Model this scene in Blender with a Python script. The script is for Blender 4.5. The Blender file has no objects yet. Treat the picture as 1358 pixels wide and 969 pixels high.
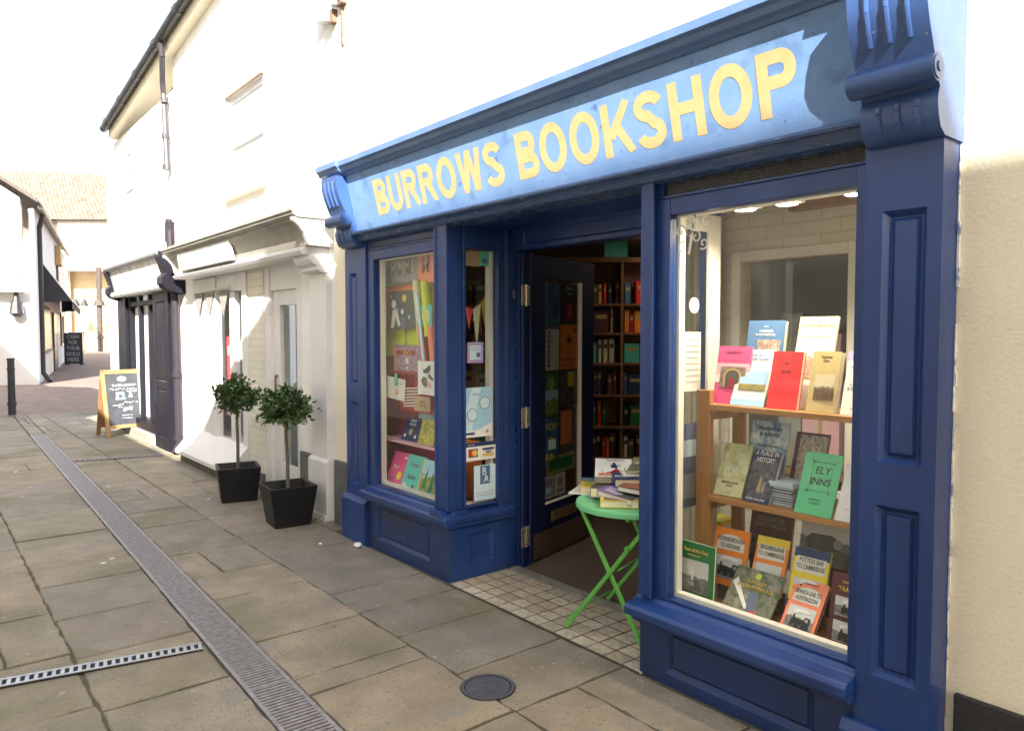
import bpy, bmesh, math, random
from mathutils import Vector, Matrix, Euler
R = math.radians
random.seed(7)
scene = bpy.context.scene
col = scene.collection

# ------------------------------------------------------------------ camera
cam_d = bpy.data.cameras.new("Camera"); cam = bpy.data.objects.new("Camera", cam_d); col.objects.link(cam)
cam.location = (0, 0, 1.55); cam.rotation_euler = (R(90-2.597), 0, R(90-39.133))
cam_d.sensor_width = 36; cam_d.lens = 26.006; cam_d.clip_end = 2000; cam_d.clip_start = .05
scene.camera = cam
# ------------------------------------------------------------------ light
SUN = Vector((.719, -.432, .545)).normalized()
w = bpy.data.worlds.new("World"); scene.world = w; w.use_nodes = True
nt = w.node_tree; bg = nt.nodes['Background']
sky = nt.nodes.new('ShaderNodeTexSky'); sky.sky_type = 'NISHITA'; sky.sun_disc = False
sky.sun_elevation = math.asin(SUN.z); sky.sun_rotation = math.atan2(SUN.x, SUN.y)
sky.dust_density = 3; sky.air_density = 1.0; sky.ozone_density = 1
mxs = nt.nodes.new('ShaderNodeMix'); mxs.data_type = 'RGBA'; mxs.inputs[0].default_value = .5; mxs.inputs[7].default_value = (2.5, 2.6, 2.75, 1)   # even white added to the sky to whiten it and its light
nt.links.new(sky.outputs[0], mxs.inputs[6]); nt.links.new(mxs.outputs[2], bg.inputs[0]); bg.inputs[1].default_value = .125
sd = bpy.data.lights.new("Sun", 'SUN'); sd.energy = 5.0; sd.angle = R(.5); sd.color = (1, .95, .87)
so = bpy.data.objects.new("Sun", sd); col.objects.link(so); so.rotation_euler = (-SUN).to_track_quat('-Z', 'Y').to_euler()
so.location = (5, -5, 12)
vs = scene.view_settings; vs.view_transform = 'Standard'; vs.look = 'None'; vs.gamma = 1; vs.use_curve_mapping = False
vs.exposure = 2.22
scene.cycles.max_bounces = 10; scene.cycles.transparent_max_bounces = 16; scene.cycles.diffuse_bounces = 5
scene.cycles.use_denoising = True

# ------------------------------------------------------------------ materials
MATS = {}
def M(name, c=None, c2=None, rough=.5, scale=6, mix=(.35, .65), bump=0, bscale=80, metal=0, spec=.5, stretch=(1, 1, 1), island=None, spots=None, rvar=.12, coord='Object', emit=None, detail=6, fleck=None):
    """procedural principled material: base colour c varied towards c2 by noise, optional per-island tint, chips/spots and bump"""
    if name in MATS: return MATS[name]
    m = bpy.data.materials.new(name); m.use_nodes = True; t = m.node_tree; N = t.nodes; L = t.links
    b = N['Principled BSDF']; MATS[name] = m
    if c2 is None: c2 = tuple(min(1, v*.82) for v in c)
    tc = N.new('ShaderNodeTexCoord'); mp = N.new('ShaderNodeMapping'); mp.inputs['Scale'].default_value = stretch
    L.new(tc.outputs[coord], mp.inputs[0])
    n = N.new('ShaderNodeTexNoise'); n.inputs['Scale'].default_value = scale; n.inputs['Detail'].default_value = detail; n.inputs['Roughness'].default_value = .6
    L.new(mp.outputs[0], n.inputs[0])
    r = N.new('ShaderNodeValToRGB'); r.color_ramp.elements[0].position = mix[0]; r.color_ramp.elements[1].position = mix[1]
    r.color_ramp.elements[0].color = (*c, 1); r.color_ramp.elements[1].color = (*c2, 1)
    L.new(n.outputs[0], r.inputs[0]); out = r.outputs[0]
    if island:
        g = N.new('ShaderNodeNewGeometry'); ir = N.new('ShaderNodeValToRGB'); ir.color_ramp.interpolation = 'LINEAR'
        els = ir.color_ramp.elements
        while len(els) < len(island): els.new(.5)
        for i, q in enumerate(island): els[i].position = i/(len(island)-1); els[i].color = (*q, 1)
        L.new(g.outputs['Random Per Island'], ir.inputs[0])
        mx = N.new('ShaderNodeMix'); mx.data_type = 'RGBA'; mx.blend_type = 'MULTIPLY'; mx.inputs[0].default_value = 1
        L.new(out, mx.inputs[6]); L.new(ir.outputs[0], mx.inputs[7]); out = mx.outputs[2]
    for sp in (spots or []):        # (scale, threshold, colour, noisetype)
        sn = N.new('ShaderNodeTexVoronoi' if sp[3] == 'v' else 'ShaderNodeTexNoise'); sn.inputs['Scale'].default_value = sp[0]
        if sp[3] == 'n': sn.inputs['Detail'].default_value = 5
        L.new(mp.outputs[0], sn.inputs[0])
        sr = N.new('ShaderNodeValToRGB'); e = sr.color_ramp.elements
        if sp[3] == 'v':
            e[0].position = sp[1]*.7; e[0].color = (1, 1, 1, 1); e[1].position = sp[1]; e[1].color = (0, 0, 0, 1)
        else:
            e[0].position = sp[1]; e[0].color = (0, 0, 0, 1); e[1].position = sp[1]+sp[4]; e[1].color = (1, 1, 1, 1)
        L.new(sn.outputs[0], sr.inputs[0])
        fac = sr.outputs[0]
        if sp[3] == 'v' and len(sp) > 5:      # only some cells
            sc = N.new('ShaderNodeSeparateColor'); L.new(sn.outputs['Color'], sc.inputs[0])
            lt = N.new('ShaderNodeMath'); lt.operation = 'LESS_THAN'; lt.inputs[1].default_value = sp[5]; L.new(sc.outputs[0], lt.inputs[0])
            mu = N.new('ShaderNodeMath'); mu.operation = 'MULTIPLY'; L.new(fac, mu.inputs[0]); L.new(lt.outputs[0], mu.inputs[1]); fac = mu.outputs[0]
        mx = N.new('ShaderNodeMix'); mx.data_type = 'RGBA'; L.new(fac, mx.inputs[0]); L.new(out, mx.inputs[6]); mx.inputs[7].default_value = (*sp[2], 1); out = mx.outputs[2]
    L.new(out, b.inputs['Base Color'])
    b.inputs['Metallic'].default_value = metal; b.inputs['Specular IOR Level'].default_value = spec
    mr = N.new('ShaderNodeMapRange'); mr.inputs[3].default_value = max(.03, rough-rvar); mr.inputs[4].default_value = min(1, rough+rvar)
    n2 = N.new('ShaderNodeTexNoise'); n2.inputs['Scale'].default_value = scale*1.7; n2.inputs['Detail'].default_value = 4; L.new(mp.outputs[0], n2.inputs[0])
    L.new(n2.outputs[0], mr.inputs[0]); L.new(mr.outputs[0], b.inputs['Roughness'])
    if bump:
        bn = N.new('ShaderNodeTexNoise'); bn.inputs['Scale'].default_value = bscale; bn.inputs['Detail'].default_value = 5; L.new(mp.outputs[0], bn.inputs[0])
        bp = N.new('ShaderNodeBump'); bp.inputs['Strength'].default_value = bump; bp.inputs['Distance'].default_value = .01
        L.new(bn.outputs[0], bp.inputs['Height']); L.new(bp.outputs[0], b.inputs['Normal'])
    if emit:
        b.inputs['Emission Color'].default_value = (*emit[0], 1); b.inputs['Emission Strength'].default_value = emit[1]
    return m

def flat(name, c, rough=.55, spec=.4): return M(name, c, tuple(v*.9 for v in c), rough=rough, scale=25, spec=spec)

def glass_mat(name='window_glass', tint=(.99, 1.0, .995), ior=1.5, extra=0.0, k=.62):
    if name in MATS: return MATS[name]
    m = bpy.data.materials.new(name); m.use_nodes = True; t = m.node_tree; N = t.nodes; L = t.links; MATS[name] = m
    N.remove(N['Principled BSDF']); o = N['Material Output']
    tr = N.new('ShaderNodeBsdfTransparent'); tr.inputs[0].default_value = (*tint, 1)
    gl = N.new('ShaderNodeBsdfGlossy'); gl.inputs['Roughness'].default_value = .01
    fr = N.new('ShaderNodeFresnel'); ge = N.new('ShaderNodeNewGeometry'); mr = N.new('ShaderNodeMapRange'); mr.inputs[3].default_value = ior; mr.inputs[4].default_value = 1/ior
    L.new(ge.outputs['Backfacing'], mr.inputs[0]); L.new(mr.outputs[0], fr.inputs[0])
    ad = N.new('ShaderNodeMath'); ad.operation = 'MULTIPLY_ADD'; ad.inputs[1].default_value = k; ad.inputs[2].default_value = extra; L.new(fr.outputs[0], ad.inputs[0])
    mx = N.new('ShaderNodeMixShader'); L.new(ad.outputs[0], mx.inputs[0]); L.new(tr.outputs[0], mx.inputs[1]); L.new(gl.outputs[0], mx.inputs[2]); L.new(mx.outputs[0], o.inputs[0])
    return m

def picture(name, lo, hi, scale=7, sky=None, amp=.5, hz=.45, seed=0, contrast=(.35, .65)):
    """printed photograph: noise shapes between two inks, optional sky above / ground below a ragged horizon"""
    if name in MATS: return MATS[name]
    m = bpy.data.materials.new(name); m.use_nodes = True; t = m.node_tree; N = t.nodes; L = t.links; b = N['Principled BSDF']; MATS[name] = m
    tc = N.new('ShaderNodeTexCoord'); mp = N.new('ShaderNodeMapping'); mp.inputs['Location'].default_value = (seed*3.1, seed*1.7, seed); L.new(tc.outputs['Generated'], mp.inputs[0])
    n = N.new('ShaderNodeTexNoise'); n.inputs['Scale'].default_value = scale; n.inputs['Detail'].default_value = 8; n.inputs['Roughness'].default_value = .68; L.new(mp.outputs[0], n.inputs[0])
    r = N.new('ShaderNodeValToRGB'); r.color_ramp.elements[0].position = contrast[0]; r.color_ramp.elements[1].position = contrast[1]
    r.color_ramp.elements[0].color = (*lo, 1); r.color_ramp.elements[1].color = (*hi, 1); L.new(n.outputs[0], r.inputs[0]); out = r.outputs[0]
    if sky:
        sp = N.new('ShaderNodeSeparateXYZ'); L.new(tc.outputs['Generated'], sp.inputs[0])
        n2 = N.new('ShaderNodeTexNoise'); n2.inputs['Scale'].default_value = 5; n2.inputs['Detail'].default_value = 6; L.new(mp.outputs[0], n2.inputs[0])
        ma = N.new('ShaderNodeMath'); ma.operation = 'MULTIPLY_ADD'; ma.inputs[1].default_value = amp; L.new(n2.outputs[0], ma.inputs[0]); L.new(sp.outputs[2], ma.inputs[2])
        sr = N.new('ShaderNodeValToRGB'); sr.color_ramp.elements[0].position = hz+amp*.5-.02; sr.color_ramp.elements[1].position = hz+amp*.5+.02; L.new(ma.outputs[0], sr.inputs[0])
        mx = N.new('ShaderNodeMix'); mx.data_type = 'RGBA'; L.new(sr.outputs[0], mx.inputs[0]); L.new(out, mx.inputs[6]); mx.inputs[7].default_value = (*sky, 1); out = mx.outputs[2]
    L.new(out, b.inputs['Base Color']); b.inputs['Roughness'].default_value = .35
    return m

def brick_mat(name, c1, c2, mortar, scale, bw=.5, bh=.25, msize=.02, bump=.3, rough=.8, vary=.5, rot=None, stain=None):
    if name in MATS: return MATS[name]
    m = bpy.data.materials.new(name); m.use_nodes = True; t = m.node_tree; N = t.nodes; L = t.links; b = N['Principled BSDF']; MATS[name] = m
    tc = N.new('ShaderNodeTexCoord'); mp = N.new('ShaderNodeMapping'); L.new(tc.outputs['Object'], mp.inputs[0])
    if rot: mp.inputs['Rotation'].default_value = rot
    br = N.new('ShaderNodeTexBrick'); br.inputs['Scale'].default_value = scale; br.inputs['Brick Width'].default_value = bw; br.inputs['Row Height'].default_value = bh
    br.inputs['Mortar Size'].default_value = msize; br.inputs['Color1'].default_value = (*c1, 1); br.inputs['Color2'].default_value = (*c2, 1); br.inputs['Mortar'].default_value = (*mortar, 1); br.inputs['Bias'].default_value = 0
    L.new(mp.outputs[0], br.inputs[0])
    n = N.new('ShaderNodeTexNoise'); n.inputs['Scale'].default_value = 2.5; n.inputs['Detail'].default_value = 8; L.new(tc.outputs['Object'], n.inputs[0])
    r = N.new('ShaderNodeValToRGB'); r.color_ramp.elements[0].position = .3; r.color_ramp.elements[0].color = (1-vary, 1-vary, 1-vary, 1); r.color_ramp.elements[1].position = .7; L.new(n.outputs[0], r.inputs[0])
    mx = N.new('ShaderNodeMix'); mx.data_type = 'RGBA'; mx.blend_type = 'MULTIPLY'; mx.inputs[0].default_value = 1; L.new(br.outputs[0], mx.inputs[6]); L.new(r.outputs[0], mx.inputs[7]); L.new(mx.outputs[2], b.inputs['Base Color'])
    bp = N.new('ShaderNodeBump'); bp.inputs['Strength'].default_value = bump; bp.inputs['Distance'].default_value = .01; bp.invert = True; L.new(br.outputs['Fac'], bp.inputs['Height']); L.new(bp.outputs[0], b.inputs['Normal'])
    b.inputs['Roughness'].default_value = rough
    return m

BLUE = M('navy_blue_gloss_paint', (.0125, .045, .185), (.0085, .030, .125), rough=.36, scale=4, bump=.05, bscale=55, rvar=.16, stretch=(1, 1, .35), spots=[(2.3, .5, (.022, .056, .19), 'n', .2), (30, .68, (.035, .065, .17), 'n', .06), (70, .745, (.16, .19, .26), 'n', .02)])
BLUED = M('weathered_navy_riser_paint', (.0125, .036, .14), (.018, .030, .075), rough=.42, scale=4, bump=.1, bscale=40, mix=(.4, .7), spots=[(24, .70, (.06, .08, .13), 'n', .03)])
FASC = M('chalky_faded_blue_signboard', (.118, .215, .42), (.16, .275, .49), rough=.6, scale=5, mix=(.3, .7), bump=.08, spots=[(7, .57, (.10, .185, .35), 'n', .1), (24, .66, (.07, .13, .27), 'n', .06), (60, .72, (.045, .08, .17), 'n', .03)], spec=.3)
FASCM = M('faded_blue_moulding_paint', (.07, .13, .27), (.10, .17, .31), rough=.4, scale=6, bump=.08, spots=[(45, .70, (.14, .2, .32), 'n', .06)])
CORB = M('blue_corbel_paint', (.035, .085, .24), (.03, .068, .2), rough=.34, scale=6, bump=.05, spots=[(50, .72, (.25, .3, .36), 'n', .02)])
GOLD = M('mustard_yellow_lettering_paint', (.45, .345, .165), (.40, .30, .14), rough=.55, scale=14)
CREAM = M('cream_masonry_paint', (.80, .735, .57), (.76, .69, .525), rough=.85, scale=2.5, bump=.25, bscale=70, spots=[(3, .66, (.70, .62, .46), 'n', .08)])
WHITE = M('white_masonry_paint', (.80, .785, .75), (.74, .72, .68), rough=.8, scale=2, bump=.2, bscale=60)
PUTTY = M('white_filler_flaking', (.75, .74, .70), (.25, .3, .42), rough=.8, scale=20, mix=(.5, .6), bump=.5)
BLACKP = M('black_plinth_paint', (.02, .02, .021), (.03, .03, .03), rough=.6, scale=8, bump=.3)
GREYP = M('slate_grey_plinth_paint', (.085, .09, .098), (.12, .12, .12), rough=.7, scale=5, bump=.3, bscale=50)
GREYW = M('pale_grey_gloss_paint', (.70, .69, .69), (.64, .635, .63), rough=.45, scale=4, bump=.05, spots=[(30, .72, (.3, .29, .27), 'n', .03)])
STONEC = M('weathered_stone_paint', (.30, .28, .245), (.24, .225, .195), rough=.7, scale=5, bump=.1, bscale=40)
TRIM = M('off_white_timber', (.72, .69, .60), (.66, .63, .54), rough=.5, scale=5)
SLAB = M('york_stone_flag', (.295, .254, .20), (.195, .168, .133), rough=.74, scale=4.5, detail=14, bump=.8, bscale=22, mix=(.32, .68),
         island=[(.78, .77, .76), (1.0, .99, .98), (.88, .86, .80), (1.12, 1.08, 1.0), (.80, .83, .86), (1.04, .97, .87), (.9, .92, .85)],
         spots=[(1.3, .48, (.135, .125, .072), 'n', .22), (3.4, .60, (.21, .19, .155), 'n', .08), (55, .64, (.10, .085, .065), 'n', .06), (18, .66, (.30, .27, .22), 'n', .05), (90, .62, (.12, .10, .078), 'n', .04), (2.6, .06, (.62, .60, .56), 'v', 0, .65), (11, .70, (.13, .112, .09), 'n', .05)])
SOILJ = M('dark_joint_dirt', (.06, .054, .038), (.085, .085, .05), rough=.95, scale=14, bump=.4)
TILE = M('stone_mosaic_tile', (.46, .41, .33), (.33, .285, .22), rough=.6, scale=30, bump=.3, bscale=160, mix=(.45, .62), island=[(.72, .70, .66), (1.05, 1.03, 1.0), (.85, .80, .71), (1.15, 1.15, 1.13), (.95, .91, .84)])
CAST = M('worn_cast_iron_grate', (.27, .25, .265), (.19, .175, .185), rough=.5, scale=30, bump=.2, metal=.2, mix=(.4, .6))
GALV = M('galvanised_steel', (.42, .43, .45), (.30, .31, .34), rough=.4, scale=18, metal=.6)
PIT = M('slot_and_gap_shade', (.006, .006, .007), (.012, .011, .01), rough=.95)  # near-black colour standing for the shade inside slots and gaps
GLASS = glass_mat()
PINE = M('varnished_pine', (.42, .20, .062), (.33, .145, .04), rough=.4, scale=3, stretch=(9, 9, .7), detail=8)
PINEX = M('pine_shelf_board', (.43, .215, .075), (.33, .15, .045), rough=.42, scale=3, stretch=(.7, 9, 9), detail=8)
DARKW = M('dark_oak_bookcase', (.22, .105, .04), (.16, .07, .026), rough=.5, scale=3, stretch=(8, 8, .8))
CARPET = M('brown_carpet', (.12, .082, .062), (.085, .06, .046), rough=.95, scale=90, bump=.5, bscale=300)
ROOMW = M('cream_room_paint', (.62, .54, .40), (.56, .48, .36), rough=.8, scale=3)
CEIL = M('warm_white_ceiling', (.72, .64, .50), (.66, .58, .45), rough=.85, scale=3)
PBRICK = brick_mat('painted_white_brick', (.78, .74, .62), (.74, .69, .57), (.66, .62, .50), 4.6, bw=1.0, bh=.34, msize=.022, bump=.6, rough=.6, vary=.22, rot=(R(90), 0, 0))
CBRICK = brick_mat('cream_painted_brick', (.76, .73, .64), (.72, .69, .60), (.66, .62, .53), 4.6, bw=1.0, bh=.34, msize=.03, bump=.8, vary=.15, rot=(R(90), 0, 0))
OBRICK = brick_mat('buff_gault_brick', (.55, .47, .33), (.47, .39, .26), (.50, .46, .38), 4.6, bw=1.0, bh=.34, msize=.03, bump=.6, vary=.3, rot=(R(90), 0, 0))
STREETB = brick_mat('red_brown_paving_brick', (.29, .19, .155), (.23, .15, .125), (.16, .125, .105), 4.8, bw=1.0, bh=.5, msize=.03, bump=.3, vary=.3)
ROOFT = brick_mat('tan_clay_roof_tile', (.25, .21, .155), (.165, .135, .10), (.055, .04, .025), 2.6, bw=.55, bh=.62, msize=.05, bump=.8, vary=.45)
SLATE = M('grey_brown_roof_tile', (.10, .08, .07), (.06, .05, .045), rough=.8, scale=12, stretch=(1, 1, 6))
IRON = M('black_painted_iron', (.022, .022, .025), (.03, .03, .033), rough=.4, scale=12, bump=.08)
PIPEG = M('grey_plastic_pipe', (.055, .05, .06), (.04, .037, .045), rough=.5, scale=6)
BLACKG = M('black_gloss_shopfront', (.008, .0075, .013), (.011, .010, .016), rough=.45, scale=6, stretch=(1, 1, .2), spec=.18)
POTM = M('black_pot_plastic', (.006, .006, .007), (.010, .010, .011), rough=.5, scale=9, bump=.08, spec=.3)
SOIL = M('potting_soil', (.03, .022, .015), (.05, .038, .026), rough=.95, scale=60, bump=.8)
BARK = M('young_grey_bark', (.13, .115, .08), (.085, .08, .05), rough=.8, scale=30, stretch=(1, 1, .3), bump=.3)
LEAF = M('bay_leaf', (.05, .098, .026), (.028, .06, .02), rough=.34, scale=30, island=[(.6, .7, .6), (1, 1, 1), (1.35, 1.3, .9), (.8, .9, .9), (2.0, 1.75, 1.0)], spec=.55)
GREENM = M('lime_green_table_paint', (.12, .44, .075), (.10, .38, .06), rough=.38, scale=9)
GREENT = M('sky_tinted_table_top_paint', (.16, .52, .25), (.145, .47, .22), rough=.33, scale=7)  # paler mint than the legs, sky reflection mixed into the top's colour
STEEL = M('brushed_hinge_steel', (.60, .55, .47), (.42, .38, .31), rough=.3, scale=30, metal=.8)
BRASS = M('tarnished_brass', (.24, .16, .075), (.17, .115, .05), rough=.4, scale=20, metal=.6)
KICK = M('scuffed_brown_kickplate', (.085, .055, .042), (.06, .038, .03), rough=.45, scale=10, metal=.2)
CHALKB = M('chalkboard_black', (.025, .028, .036), (.042, .045, .055), rough=.75, scale=6)
ABW = M('golden_pine_frame', (.36, .225, .09), (.28, .16, .055), rough=.5, scale=4, stretch=(6, 6, .8))
CHALK = M('white_chalk', (.85, .85, .85), (.68, .68, .68), rough=.9, scale=60)
CHALKBL = M('pale_blue_chalk', (.30, .55, .66), (.22, .42, .52), rough=.9, scale=60)
PAPER = M('cream_book_paper', (.80, .73, .54), (.72, .62, .42), rough=.8, scale=5, stretch=(1, 60, 60))
PAPERW = M('white_book_paper', (.78, .75, .67), (.68, .65, .57), rough=.8, scale=5, stretch=(1, 60, 60))
LIGHTC = M('lit_ceiling_diffuser', (.9, .85, .75), (.9, .85, .75), emit=((1, .85, .62), 1.0))
LIGHTM = M('lit_lamp_face', (1, .95, .85), (1, .95, .85), emit=((1, .87, .66), 9))
COL = dict(white=(.80, .79, .76), offwhite=(.70, .68, .60), black=(.02, .02, .02), red=(.68, .035, .04), crimson=(.33, .02, .03), pink=(.74, .09, .24), palepink=(.72, .42, .46), navy=(.025, .045, .13), mid=(.08, .17, .32), skyb=(.36, .60, .76), paleblue=(.58, .74, .82), teal=(.10, .54, .44), green=(.02, .17, .045), lime=(.60, .70, .03), jade=(.13, .58, .28), olive=(.33, .35, .12), orange=(.85, .25, .025), coral=(.85, .25, .12), yellow=(.82, .63, .04), tan=(.46, .36, .16), brown=(.13, .07, .04), maroon=(.10, .022, .03), burgundy=(.17, .018, .05), purple=(.20, .13, .33), lilac=(.42, .33, .58), grey=(.32, .32, .32), dgrey=(.09, .09, .09), kraft=(.45, .33, .20), beige=(.64, .62, .36), gold=(.70, .50, .08), cream=(.74, .68, .50), slate=(.12, .15, .24))
def C(n): return flat('print_'+n, COL[n], rough=.38)
PICT = dict(bw=picture('photo_steam_engine', (.05, .05, .05), (.36, .35, .33), 3, sky=(.55, .54, .52), hz=.5, amp=.25, contrast=(.3, .8)), bw2=picture('photo_old_station', (.05, .05, .05), (.40, .39, .37), 3.5, sky=(.58, .58, .57), hz=.5, seed=2, amp=.3, contrast=(.3, .8)), sep=picture('photo_sepia_crowd', (.04, .03, .02), (.36, .29, .18), 5, sky=(.50, .42, .27), hz=.5, seed=4, amp=.3, contrast=(.3, .75)),
    fen=picture('photo_fen_field', (.10, .13, .04), (.34, .25, .07), 4, sky=(.30, .50, .80), hz=.30, seed=1, amp=.05), arch=picture('photo_stone_doorway', (.08, .055, .05), (.36, .27, .22), 5, seed=3, contrast=(.25, .8)), arch2=picture('photo_cathedral_arcade', (.12, .07, .05), (.52, .40, .33), 12, seed=6),
    crowd=picture('photo_village_green', (.14, .07, .05), (.58, .44, .33), 14, sky=(.62, .55, .45), hz=.6, seed=5), skyc=picture('photo_clouded_sky', (.10, .28, .50), (.75, .82, .86), 3, seed=7, contrast=(.4, .62)), land=picture('photo_valley_railway', (.03, .06, .02), (.30, .28, .20), 7, seed=8), dark=picture('photo_night_street', (.01, .01, .015), (.16, .15, .16), 8, seed=9),
    forest=picture('art_forest', (.03, .12, .03), (.42, .42, .12), 6, sky=(.35, .60, .72), hz=.6, seed=10), toys=picture('art_puzzle_toys', (.10, .06, .13), (.55, .36, .40), 16, seed=11), fest=picture('photo_market_day', (.12, .05, .05), (.60, .56, .48), 13, seed=12), wash=picture('art_green_wash', (.30, .33, .10), (.66, .66, .40), 3, seed=13), flow=picture('art_yellow_garden', (.20, .24, .03), (.72, .58, .12), 6, seed=14), red=picture('art_red_poster', (.20, .01, .02), (.55, .18, .10), 5, seed=15), blue=picture('art_blue_poster', (.01, .03, .10), (.06, .22, .42), 3, seed=16))

# ------------------------------------------------------------------ mesh helpers
def wl(o):
    v = Vector((0, 0, 0))
    while o: v += o.location; o = o.parent
    return v
def link(o, parent=None):
    col.objects.link(o)
    if parent: o.parent = parent
    return o
class MB:
    def __init__(s): s.v = []; s.f = []
    def add(s, vs, fs):
        k = len(s.v); s.v += [tuple(v) for v in vs]; s.f += [tuple(i+k for i in f) for f in fs]; return s
    def box(s, x0, x1, y0, y1, z0, z1):
        return s.add([(x, y, z) for x in (x0, x1) for y in (y0, y1) for z in (z0, z1)], [(0, 1, 3, 2), (4, 6, 7, 5), (0, 4, 5, 1), (2, 3, 7, 6), (0, 2, 6, 4), (1, 5, 7, 3)])
    def prism(s, pts, axis, a0, a1):
        def q(p, a): return {'x': (a, p[0], p[1]), 'y': (p[0], a, p[1]), 'z': (p[0], p[1], a)}[axis]
        n = len(pts); vs = [q(p, a0) for p in pts]+[q(p, a1) for p in pts]
        return s.add(vs, [tuple(range(n)), tuple(range(2*n-1, n-1, -1))]+[(i, (i+1) % n, n+(i+1) % n, n+i) for i in range(n)])
    def cyl(s, p, q, r0, r1=None, n=12, cap=True):
        p = Vector(p); q = Vector(q); r1 = r0 if r1 is None else r1; d = (q-p).normalized(); a = d.orthogonal().normalized(); b = d.cross(a)
        vs = [p+(a*math.cos(2*math.pi*i/n)+b*math.sin(2*math.pi*i/n))*r0 for i in range(n)]+[q+(a*math.cos(2*math.pi*i/n)+b*math.sin(2*math.pi*i/n))*r1 for i in range(n)]
        fs = [(i, (i+1) % n, n+(i+1) % n, n+i) for i in range(n)]
        if cap: fs += [tuple(range(n-1, -1, -1)), tuple(range(n, 2*n))]
        return s.add(vs, fs)
    def tube(s, pts, r, n=8):
        for a, b in zip(pts[:-1], pts[1:]): s.cyl(a, b, r, n=n)
        return s
    def bar(s, p, q, wd, th):       # flat bar, wd across (horizontal-ish), th thick
        p = Vector(p); q = Vector(q); d = (q-p).normalized(); a = d.cross(Vector((0, 1, 0)));
        if a.length < .01: a = d.cross(Vector((1, 0, 0)))
        a.normalize(); b = d.cross(a).normalized(); vs = [e+a*i*wd/2+b*j*th/2 for e in (p, q) for i in (-1, 1) for j in (-1, 1)]
        return s.add(vs, [(0, 1, 3, 2), (4, 6, 7, 5), (0, 4, 5, 1), (2, 3, 7, 6), (0, 2, 6, 4), (1, 5, 7, 3)])
    def poly(s, pts): return s.add(pts, [tuple(range(len(pts)))])
    def panelled(s, x0, x1, z0, z1, yf, yb, panels, rec=.022, m=.02, field=True):
        """board whose front (towards -y) carries recessed raised-and-fielded panels"""
        xs = sorted({x0, x1, *[p[0] for p in panels], *[p[1] for p in panels]}); zs = sorted({z0, z1, *[p[2] for p in panels], *[p[3] for p in panels]})
        for a, b in zip(xs[:-1], xs[1:]):
            for c, d in zip(zs[:-1], zs[1:]):
                if any(p[0] <= a and b <= p[1] and p[2] <= c and d <= p[3] for p in panels): continue
                s.poly([(a, yf, c), (b, yf, c), (b, yf, d), (a, yf, d)])
        for p in panels:
            rings = [(0, 0), (m, rec), (m+.004, rec)]
            if field: rings += [(m+.016, rec-.012), (m+.018, rec-.012)]
            vs = []
            for i, dy in rings: vs += [(p[0]+i, yf+dy, p[2]+i), (p[1]-i, yf+dy, p[2]+i), (p[1]-i, yf+dy, p[3]-i), (p[0]+i, yf+dy, p[3]-i)]
            fs = [(4*k+i, 4*k+(i+1) % 4, 4*k+4+(i+1) % 4, 4*k+4+i) for k in range(len(rings)-1) for i in range(4)]+[tuple(4*(len(rings)-1)+i for i in range(4))]
            s.add(vs, fs)
        s.poly([(x0, yf, z0), (x0, yb, z0), (x0, yb, z1), (x0, yf, z1)]); s.poly([(x1, yf, z0), (x1, yb, z0), (x1, yb, z1), (x1, yf, z1)])
        s.poly([(x0, yf, z1), (x1, yf, z1), (x1, yb, z1), (x0, yb, z1)]); s.poly([(x0, yf, z0), (x1, yf, z0), (x1, yb, z0), (x0, yb, z0)]); s.poly([(x0, yb, z0), (x1, yb, z0), (x1, yb, z1), (x0, yb, z1)])
        return s
    def xform(s, mat): s.v = [tuple(mat @ Vector(v)) for v in s.v]; return s
    def build(s, name, mat, parent=None, bev=0, smooth=False, local=False, fix=True):
        off = Vector((0, 0, 0)) if (local or not parent) else wl(parent)
        me = bpy.data.meshes.new(name); me.from_pydata([tuple(Vector(v)-off) for v in s.v], [], s.f); me.update()
        if fix:
            b = bmesh.new(); b.from_mesh(me); bmesh.ops.remove_doubles(b, verts=b.verts, dist=1e-5) if smooth else None
            bmesh.ops.recalc_face_normals(b, faces=b.faces); b.to_mesh(me); b.free()
        if smooth:
            for p in me.polygons: p.use_smooth = True
        me.materials.append(mat); o = bpy.data.objects.new(name, me); link(o, parent)
        if smooth:
            try: me.set_sharp_from_angle(angle=R(40))
            except Exception: pass
        if bev:
            md = o.modifiers.new('bevel', 'BEVEL'); md.width = bev; md.segments = 2; md.limit_method = 'ANGLE'; md.angle_limit = R(35)
        return o
def tag(o, label, cat, group=None, kind=None):
    if label: o['label'] = label
    if cat: o['category'] = cat
    if group: o['group'] = group
    if kind: o['kind'] = kind
    return o
def thing(name, label, cat, loc=(0, 0, 0), rot=(0, 0, 0), group=None):
    o = bpy.data.objects.new(name, None); o.location = loc; o.rotation_euler = rot; o.empty_display_size = .1; link(o)
    return tag(o, label, cat, group)
def lab(o, s): o['label'] = s; return o
def copy_tree(o, parent=None):
    c = o.copy(); col.objects.link(c)
    if parent: c.parent = parent
    for ch in list(o.children): copy_tree(ch, c)
    return c
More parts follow.
